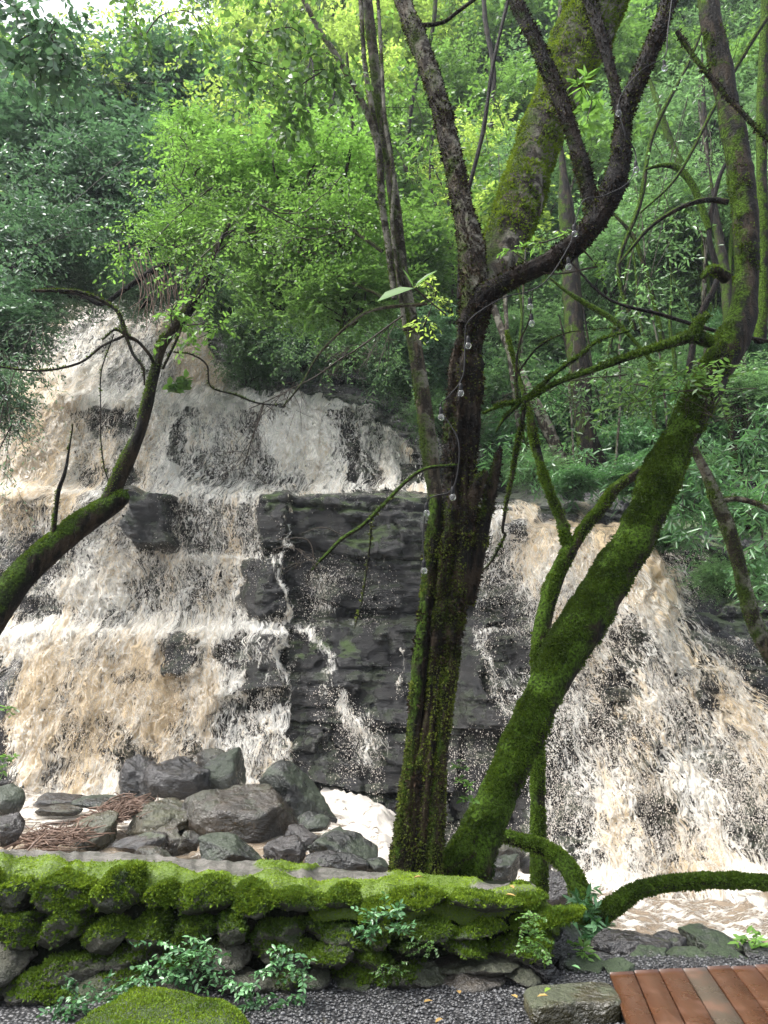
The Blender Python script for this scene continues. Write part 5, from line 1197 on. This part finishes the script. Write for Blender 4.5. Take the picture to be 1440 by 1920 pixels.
hanging("round leaved spray hanging at the top, left of the slender stems", [(480, -60, 7, 60), (540, 20, 7, 60), (500, 60, 7, 50), (580, 80, 7, 50), (520, 140, 7, 50), (560, 180, 7, 40), (460, 110, 7, 40), (610, 130, 7, 35), (540, 230, 7.2, 30)], .08, .068, 'leaf_mid', 2, n_per=12, tl=.35)
hanging("small dark spray hanging against the sky gap", [(300, -60, 7, 50), (250, 20, 7, 40), (270, 70, 7, 35), (340, 20, 7, 45), (380, 60, 7, 40)], .07, .055, 'leaf_mid', 3, n_per=7, tl=.35)
hanging("thin spray of bright leaves left of the slender stems", [(330, 250, 8, 30), (350, 300, 8, 35), (320, 340, 8, 30), (350, 390, 8, 45), (400, 350, 8, 45), (290, 450, 8, 35), (230, 470, 8, 30)], .06, .03, 'leaf_bright', 4, n_per=12, tl=.4, droop=.3)
hanging("wide spray of fresh leaves across the middle", [(640, 330, 8.5, 60), (600, 370, 8.5, 60), (540, 400, 8.5, 60), (480, 380, 8.5, 60), (650, 430, 8.5, 60), (580, 450, 8.5, 60), (520, 480, 8.5, 45), (430, 440, 8.5, 45)], .06, .03, 'leaf_bright', 5, n_per=14, tl=.5, droop=.3)
hanging("lance leaved sprays hanging at the right edge over the wet rock", [(1440, 900, 9, 50), (1400, 960, 9, 50), (1430, 1010, 9, 45), (1400, 1050, 9, 35), (1440, 1090, 9, 30)], .17, .036, 'leaf_bamboo', 21, K=6, n_per=16, tl=.22, droop=.6, group="lance leaved sprays")
hanging("lance leaved sprays over the rock lip right of the leaning trunk", [(1260, 940, 11, 45), (1300, 960, 11, 40), (1330, 900, 11, 50), (1280, 880, 11, 50), (1290, 1000, 11, 25)], .19, .04, 'leaf_bamboo', 22, K=6, n_per=16, tl=.25, droop=.6, group="lance leaved sprays")
hanging("lance leaved sprays on the slope beside the dark straight trunk", [(1300, 820, 12, 50), (1350, 860, 12, 50), (1410, 830, 12, 50), (1440, 770, 12, 40), (1240, 830, 12, 40)], .2, .045, 'leaf_bamboo', 23, K=6, n_per=16, tl=.25, droop=.6, group="lance leaved sprays")
hanging("lance leaved sprays low behind the stream and the thin forked tree", [(1000, 880, 14.3, 40), (1060, 900, 14.2, 40), (1150, 900, 14, 45), (1110, 860, 14.4, 45), (960, 840, 14.6, 45)], .2, .045, 'leaf_bamboo', 24, K=6, n_per=16, tl=.3, droop=.6, group="lance leaved sprays")
hanging("bright leaves catching light in the middle of the right slope", [(1120, 700, 12, 50), (1180, 760, 12, 50), (1200, 700, 12, 50), (1080, 760, 12.4, 50), (1010, 700, 12.5, 50)], .11, .045, 'leaf_forest', 25, K=9, n_per=18, tl=.5, droop=.3, group="sprays on the slope")
hanging("pale bluish leaf sprays on the dark tree above the left falls", [(60, 300, 15, 90), (140, 340, 15, 90), (230, 300, 15, 90), (90, 420, 14, 80), (200, 430, 15, 80), (40, 470, 13, 70), (280, 390, 15, 70), (120, 230, 16, 80)], .11, .05, 'leaf_dark', 30, K=10, n_per=34, tl=.6, droop=.5, group="sprays on the slope")
hanging("yellow green leaf sprays under the sky gap", [(120, 110, 18, 80), (200, 100, 18, 70), (90, 160, 18, 70), (420, 150, 16, 80), (470, 220, 16, 80), (400, 210, 17, 70)], .15, .075, 'leaf_yellow', 31, K=9, n_per=26, tl=.8, droop=.3, group="sprays on the slope")
hanging("leaf sprays in front of the dull shrubs at the brink of the falls", [(480, 610, 15, 60), (540, 620, 15, 60), (600, 590, 14, 70), (680, 610, 14, 70), (740, 660, 14, 60), (640, 650, 15, 50)], .10, .045, 'leaf_forest', 32, K=9, n_per=26, tl=.6, droop=.4, group="sprays on the slope")
hanging("fresh leafy sprays behind the pale limb", [(760, 150, 13, 70), (800, 250, 13, 70), (780, 350, 13, 70), (700, 200, 13, 60), (900, 200, 13, 60), (920, 330, 13, 60)], .14, .07, 'leaf_bright', 26, K=9, n_per=16, tl=.6, droop=.3, group="sprays on the slope")
hanging("leafy sprays between the dark limb and the right mossy tree", [(1230, 300, 12, 70), (1270, 420, 12, 70), (1220, 520, 12, 70), (1290, 180, 12, 60), (1180, 600, 12, 60)], .12, .045, 'leaf_forest', 27, K=9, n_per=18, tl=.6, droop=.3, group="sprays on the slope")
hanging("small leafy spray where the bent tree meets the thicket", [(372, 560, 7.0, 25), (320, 590, 7.0, 22), (350, 610, 7.0, 20), (400, 610, 7.0, 20)], .07, .035, 'leaf_bright', 6, n_per=6, tl=.3, droop=.3)
hanging("leaves of the thicket meeting the tip of the bent tree", [(385, 520, 7.2, 40), (410, 470, 7.3, 45), (440, 430, 7.4, 45), (360, 500, 7.2, 35), (430, 520, 7.4, 40)], .055, .028, 'leaf_mid', 28, n_per=13, tl=.45, droop=.4)
hanging("dark leafy twigs hanging at the left edge over the upper falls", [(0, 640, 8, 60), (10, 720, 8, 50), (20, 800, 8, 35), (-10, 860, 8, 35), (60, 620, 8, 45)], .06, .014, 'leaf_dark', 7, n_per=16, tl=.5, droop=.9)
hanging("leafy twigs beside the leaning mossy tree, right of the thin branch", [(1240, 700, 6.4, 35), (1290, 690, 6.3, 35), (1340, 700, 6.2, 30), (1230, 730, 6.4, 30), (1180, 720, 6.5, 30)], .07, .032, 'leaf_mid', 8, n_per=9, tl=.4, droop=.15)
hanging("green epiphyte leaves growing on the fork of the old mossy trunk", [(1090, 150, 6.6, 18), (1110, 190, 6.6, 22), (1100, 230, 6.6, 20)], .14, .05, 'leaf_bright', 9, n_per=3, K=7, tl=.12, droop=.2, cat="plant", name="epiphyte")
hanging("spray of leaves on top of the dark limb", [(1010, 455, 5.6, 14), (1060, 440, 5.6, 14), (1120, 500, 5.6, 12), (960, 470, 5.6, 12)], .06, .018, 'leaf_bright', 10, n_per=4, K=7, tl=.10, droop=.1, cat="plant", name="epiphyte")
hanging("yellow green leaflets left of the fork", [(800, 600, 6.4, 22), (815, 560, 6.4, 18), (800, 530, 6.4, 18)], .05, .025, 'leaf_yellow', 11, n_per=6, K=7, tl=.2, droop=.3)
# large broad leaves left of the fork
rng = np.random.default_rng(9)
root = empty("broad_leaf_sprig", P(838, 592, 5.7)); o0 = np.asarray(P(838, 592, 5.7)); tag(root, "sprig of three broad pale green leaves left of the fork", "sprig")
acc = Acc(); q = px_path([(838, 592, 5.7, 3), (800, 560, 5.65, 3), (778, 540, 5.6, 3)]); q[:, :3] -= o0; tube(acc, q, seg=6); acc.build("stem", M['twig'], root)
for (tx, ty) in ((706, 553), (760, 500), (815, 500)):
    a_ = P(776, 540, 5.6)-o0; b_ = P(tx, ty, 5.5)-o0; L_ = np.linalg.norm(b_-a_)
    v, f, k = leaf_verts(a_[None], (b_-a_)[None], np.array([[.1, -.6, .8]]), L_, L_*.55, .15, True)
    mesh_obj("leaf", v, f, M['leaf_mid'], root, cols={'tint': np.full(len(v), .5)})

# bare twigs hanging in front of the upper falls
def twig_thing(name, label, paths, mat='twig', group=None, cat="twig"):
    o0 = np.asarray(P(*paths[0][0][:3])); root = empty(name, o0); tag(root, label, cat, group)
    acc = Acc()
    for i, r_ in enumerate(paths):
        q = px_path(r_); q[:, :3] -= o0; tube(acc, q, seg=5, step=.04, wob=.05, seed=i, lump=0, rough=0)
    acc.build("stem", M[mat], root); return root
def rand_twigs(seed, x0, y0, x1, y1, Y, n_, w0=2.2):
    rg = np.random.default_rng(seed); out = [[(x0, y0, Y, w0*1.6), ((x0+x1)/2+rg.normal(0, 10), (y0+y1)/2+rg.normal(0, 10), Y, w0*1.3), (x1, y1, Y, w0*.8)]]
    for k in range(n_):
        t = rg.uniform(.05, .95); bx, by = x0+(x1-x0)*t, y0+(y1-y0)*t
        a_ = rg.uniform(0, 6.28); l = rg.uniform(30, 110)
        ex_, ey_ = bx+math.cos(a_)*l*.7, by+abs(math.sin(a_))*l
        Yk = Y+rg.normal(0, .15)
        out.append([(bx, by, Y, w0*.8), ((bx+ex_)/2+rg.normal(0, 8), (by+ey_)/2+rg.normal(0, 8), (Y+Yk)/2, w0*.6), (ex_, ey_, Yk, w0*.4)])
        for j in range(2):
            l2 = l*rg.uniform(.3, .6); a2 = a_+rg.uniform(-.9, .9); mx, my = (bx+ex_)/2, (by+ey_)/2
            out.append([(mx, my, Yk, w0*.5), (mx+math.cos(a2)*l2*.5, my+abs(math.sin(a2))*l2*.5+rg.normal(0, 4), Yk, w0*.4), (mx+math.cos(a2)*l2, my+abs(math.sin(a2))*l2, Yk, w0*.25)])
    return out
twig_thing("bare_twigs", "mesh of bare twigs hanging before the round upper fall", rand_twigs(1, 760, 590, 470, 770, 7.2, 26), group="bare twigs before the falls")
twig_thing("bare_twigs", "bare drooping twigs under the fresh green crown", rand_twigs(2, 500, 755, 450, 900, 7.1, 9, 2), group="bare twigs before the falls")
twig_thing("bare_twigs", "grey bare twigs crossing the dark middle rock", rand_twigs(3, 600, 1060, 520, 1010, 5.4, 9, 1.6)+[[(640, 1000, 5.5, 2), (600, 985, 5.5, 2), (560, 1000, 5.5, 1)]], group="bare twigs before the falls")
twig_thing("bare_twigs", "fine grey twigs among the branches right of the fork", rand_twigs(4, 1180, 700, 940, 740, 6.4, 14, 1.6)+rand_twigs(5, 1420, 730, 1180, 760, 6.3, 10, 1.5), group="bare twigs before the falls")
twig_thing("bare_twigs", "tangle of brown roots and twigs hanging above the top of the left falls", [[(225+k*4.6+(k*31) % 19, 450+(k*37) % 70, 14.5, 2.2), (232+k*4.6+((k*53) % 27), 530+(k*17) % 30, 14.4, 1.6), (222+k*4.8+((k*29) % 41), 575+(k*41) % 60, 14.3, 1)] for k in range(26)], 'driftwood', group="bare twigs before the falls")
twig_thing("grey_boughs", "tangle of thin grey boughs running through the fresh green crowns", [[(720, 470, 11, 8), (640, 420, 11.3, 7), (560, 400, 11.6, 6), (480, 370, 12, 5), (420, 350, 12, 3)], [(560, 400, 11.6, 5), (520, 430, 11.7, 5), (450, 440, 11.8, 4), (400, 480, 12, 3)], [(720, 560, 11, 7), (660, 530, 11.3, 6), (600, 500, 11.5, 5), (560, 470, 11.6, 4)], [(800, 570, 6.8, 7), (700, 580, 6.8, 7), (640, 620, 6.8, 6), (600, 660, 6.8, 5), (560, 720, 6.8, 4), (530, 760, 6.8, 3)]], 'bark_pale', cat="branch")

# ---- plants on the wall and the roots
def plant(label, rows, L, W, mat, seed, n_st, reach, K=9, six=True, up=.4, name="ground_ivy", cat="plant", group=None, droop=.3):
    rng = np.random.default_rng(seed); o0 = np.asarray(P(*rows[0][:3])); root = empty(name, o0); tag(root, label, cat, group)
    pts = np.concatenate([P(np.full(n_st, x)+rng.normal(0, r_*.5, n_st), np.full(n_st, y)+rng.normal(0, r_*.3, n_st), np.full(n_st, Y)+rng.uniform(-.08, .03, n_st)) for (x, y, Y, r_) in rows])-o0
    dr = rng.normal(0, 1, (len(pts), 3)); dr[:, 1] = -abs(dr[:, 1])*.8; dr[:, 2] = dr[:, 2]*.5+up
    v, f, t = sprays(rng, pts, dr, reach*rng.uniform(.5, 1.2, len(pts)), K, L, W, droop, six, .9, .8)
    mesh_obj("leaves", v, f, M[mat], root, cols={'tint': t}); acc = Acc(); twig_mesh(acc, pts, dr, reach, .0025, droop); acc.build("stem", M['twig'], root); return root
fY = lambda x, y: float(faceY(x, y))-.08
IV = "creeping plants on the stone wall"
plant("leafy ivy mat at the foot of the wall behind the mossy boulder", [(x, y, fY(x, y)-.05, 26) for x, y in ((140, 1870), (180, 1850), (210, 1880), (160, 1900), (110, 1900), (240, 1850), (265, 1840))], .033, .018, 'leaf_ivy', 1, 7, .12, group=IV)
plant("trailing ivy with small pale leaves in the middle of the wall face", [(x, y, fY(x, y), 26) for x, y in ((290, 1820), (330, 1790), (360, 1810), (400, 1790), (380, 1770), (300, 1780), (340, 1830), (420, 1830))], .035, .018, 'leaf_ivy', 2, 7, .13, group=IV)
plant("bright leafy clump spilling right of the mossy boulder", [(x, y, fY(x, y)-.05, 26) for x, y in ((460, 1850), (480, 1880), (510, 1820), (450, 1905), (500, 1900), (540, 1790), (560, 1830), (530, 1870))], .033, .02, 'leaf_ivy', 3, 8, .12, group=IV)
plant("small leafy sprig high on the wall by the bright moss", [(x, y, fY(x, y)-.03, 14) for x, y in ((700, 1720), (735, 1715), (690, 1750), (745, 1740))], .035, .018, 'leaf_ivy', 4, 7, .12, group=IV)
plant("tiny leaved cluster at the right end of the wall", [(x, y, fY(x, y)-.05, 20) for x, y in ((985, 1735), (1005, 1760), (1020, 1785), (990, 1780), (1000, 1720))], .022, .018, 'leaf_mid', 5, 7, .09, group=IV)
plant("light green fringe at the foot of the wall below the mossy hump", [(x, y, fY(x, y)-.03, 20) for x, y in ((740, 1810), (720, 1820), (790, 1770), (800, 1780))], .018, .012, 'leaf_mid', 6, 6, .06, group=IV)
plant("leafy plant wrapped round the foot of the arching root", [(1095, 1690, 6.15, 20), (1110, 1720, 6.1, 20), (1085, 1740, 6.1, 20), (1105, 1765, 6.0, 20), (1120, 1740, 6.1, 18)], .085, .028, 'leaf_ivy', 7, 6, .14, group=IV, up=.7)
plant("small bright green rosette below the root plant", [(1078, 1795, 5.1, 14), (1090, 1785, 5.1, 12)], .06, .022, 'leaf_bright', 8, 6, .08, K=6, group=IV, up=.6)
plant("pale green sprig at the right end of the bank", [(1425, 1775, 5.6, 14), (1400, 1765, 5.6, 10)], .07, .032, 'leaf_bright', 9, 5, .12, K=6, group=IV, up=.7)
plant("thin climber with a few leaves at the foot of the leaning tree", [(865, 1440, 5.8, 8), (860, 1460, 5.8, 8), (885, 1500, 5.85, 8), (870, 1470, 5.8, 6)], .05, .025, 'leaf_bright', 10, 3, .1, K=5, group=IV, up=.6)
plant("clump of big green leaves growing on a rock in the upper falls", [(330, 735, 18.4, 14), (345, 730, 18.4, 12), (318, 735, 18.4, 10)], .22, .2, 'leaf_bright', 11, 5, .3, K=4, name="ledge_plant", group=None, up=.8)
plant("pale leafy climber at the left edge beside the river", [(10, 1330, 9, 8), (15, 1420, 9, 10), (5, 1440, 9, 8)], .08, .04, 'leaf_mid', 12, 4, .1, K=5, group=None, name="edge_plant")
# fallen leaves
rng = np.random.default_rng(3)
for (x, y, z_, L_, mt, lab) in [(700, 1822+0, .3, .06, 'leaf_ivy', ''), ]: pass
FL = [(1032, 1858, .15, 'leaf_yellow', "pale green fallen leaf on the stone slab"), (1028, 1872, .15, 'leaf_dead', "brown fallen leaf on the stone slab"), (862, 1868, .02, 'leaf_dead', "tan fallen leaf on the gravel at the wall foot"), (795, 1884, .02, 'leaf_dead', "yellow brown leaf on the gravel below the wall"),
      (948, 1682, .53, 'leaf_dead', "small yellow leaf on the moss at the wall end"), (955, 1665, .53, 'leaf_dead', "tan leaf curled on the wall top near the trunk"), (792, 1648, .53, 'leaf_dead', "brown leaf at the foot of the forked tree"), (830, 1915, .02, 'leaf_dead', "crisp brown leaf at the bottom edge of the gravel"), (970, 1876, .02, 'leaf_dead', "cream leaf left of the stone slab"), (1072, 1815, .1, 'leaf_ivy', "pale leaf lying on the mossy stone by the deck")]
for i, (x, y, z_, mt, lab) in enumerate(FL):
    c = G(x, y, z_); rg = np.random.default_rng(i); a_ = rg.uniform(0, 6.28)
    v, f, k = leaf_verts(np.zeros((1, 3)), np.array([[math.cos(a_), math.sin(a_), .1]]), np.array([[0, 0, 1.0]]), .055, .028, .4, True)
    o = mesh_obj("fallen_leaf", v, f, M[mt], cols={'tint': np.full(len(v), .8)}); o.location = c+np.array([0, 0, .012]); tag(o, lab, "leaf", "fallen leaves")

# driftwood
rng = np.random.default_rng(31); acc = Acc()
for k in range(420):
    px_ = rng.choice([rng.normal(130, 45), rng.normal(190, 30), rng.normal(235, 22), rng.normal(90, 25)]); 
    yb = np.interp(px_, [40, 130, 190, 250], [1575, 1568, 1535, 1510])+rng.normal(0, 9)
    Y = np.interp(yb, [1500, 1590], [11.3, 9.6]); c = P(px_, yb, Y); a_ = rng.normal(.5, .6); l = rng.uniform(.12, .55)
    dv = np.array([math.cos(a_), rng.normal(0, .4), math.sin(a_)*.55])*l
    r_ = rng.uniform(.004, .014)
    tube(acc, np.array([[*(c-dv/2), r_], [*(c+rng.normal(0, .03, 3)), r_], [*(c+dv/2), r_*.5]]), seg=5, step=.15, lump=0, rough=0)
o = acc.build("driftwood", M['driftwood']); tag(o, "tangled heap of brown driftwood twigs washed against the olive boulder", None, kind='stuff')

# ================================================================== string of lamps on the forked tree
def bulb_mats():
    m, nt, out = new_mat("clear bulb glass"); n = N(nt)
    n.l(n.bsdf((.95, .97, .97), .03, .6, None, Transmission_Weight=.92, IOR=1.2), out.inputs[0]); M['bulb'] = m
    M['socket'] = plain_mat("black rubber", (.008, .008, .009), .6, .2, .1, 5, 0)
bulb_mats()
o0 = np.asarray(P(865, 733, 5.45)); root = empty("string_lights", o0)
tag(root, "string of unlit clear globe lamps wound round the dark forked tree", "string lights")
cab = [(1262, -20, 5.45), (1252, 60, 5.4), (1246, 105, 5.38), (1205, 130, 5.36), (1170, 170, 5.36), (1160, 200, 5.38), (1172, 250, 5.36), (1192, 290, 5.4), (1180, 340, 5.3), (1130, 368, 5.3), (1095, 375, 5.3), (1078, 420, 5.32), (1070, 455, 5.32), (1030, 520, 5.36), (995, 545, 5.45), (940, 560, 5.4), (880, 600, 5.42), (872, 635, 5.44), (868, 705, 5.42), (840, 745, 5.44), (825, 765, 5.5), (860, 830, 5.42), (850, 915, 5.42), (815, 930, 5.44), (800, 945, 5.5), (793, 1020, 5.5), (797, 1060, 5.46)]
cp = np.array([[*(P(*c_)-o0), .005] for c_ in cab]); acc = Acc(); tube(acc, cp, seg=6, step=.04, lump=0, rough=0); acc.build("cable", M['socket'], root)
sph_v, sph_f = ico(3)
def lathe(prof, seg=16):
    th = np.linspace(0, 2*math.pi, seg, endpoint=False); v = np.array([[r_*math.cos(t), r_*math.sin(t), z_] for (r_, z_) in prof for t in th]); return v, grid_faces(len(prof), seg, True)
for (x, y, Y) in ((1246, 128, 5.38), (1160, 212, 5.36), (1193, 318, 5.36), (1077, 438, 5.3), (1066, 500, 5.34), (994, 575, 5.45), (997, 606, 5.47), (878, 648, 5.42), (864, 737, 5.42), (827, 782, 5.46), (849, 932, 5.4), (800, 962, 5.46), (795, 1070, 5.44)):
    c = P(x, y, Y)-o0; r_ = .024
    e = bpy.data.objects.new("lamp", None); COL.objects.link(e); e.parent = root; e.location = c
    v = sph_v*r_; v[:, 2] *= 1.08
    mesh_obj("bulb", v, sph_f, M['bulb'], e)
    v, f = lathe([(.0005, .078), (.008, .078), (.012, .072), (.014, .06), (.016, .055), (.014, .05), (.016, .035), (.014, .02), (.012, .018)])
    mesh_obj("socket", v, f, M['socket'], e)
for o in S.objects:
    if '_off' in o: del o['_off']

# ================================================================== mist in the air
HAZE = .0006
if HAZE > 0:
    m, nt, out = new_mat("river mist"); pv_ = nt.nodes.new("ShaderNodeVolumePrincipled")
    pv_.inputs['Color'].default_value = (.85, .93, 1, 1); pv_.inputs['Density'].default_value = HAZE; pv_.inputs['Anisotropy'].default_value = .2
    nt.links.new(pv_.outputs[0], out.inputs['Volume'])
    x0, x1, y0, y1, z0, z1 = -170, 170, -70, 260, -4, 75
    v = [(x, y, z) for z in (z0, z1) for y in (y0, y1) for x in (x0, x1)]
    hz = mesh_obj("haze", v, np.array([[0, 2, 3, 1], [4, 5, 7, 6], [0, 1, 5, 4], [2, 6, 7, 3], [0, 4, 6, 2], [1, 3, 7, 5]]), m, smooth=False)
    tag(hz, "thin pale mist hanging in the air of the gorge", None, kind='stuff')
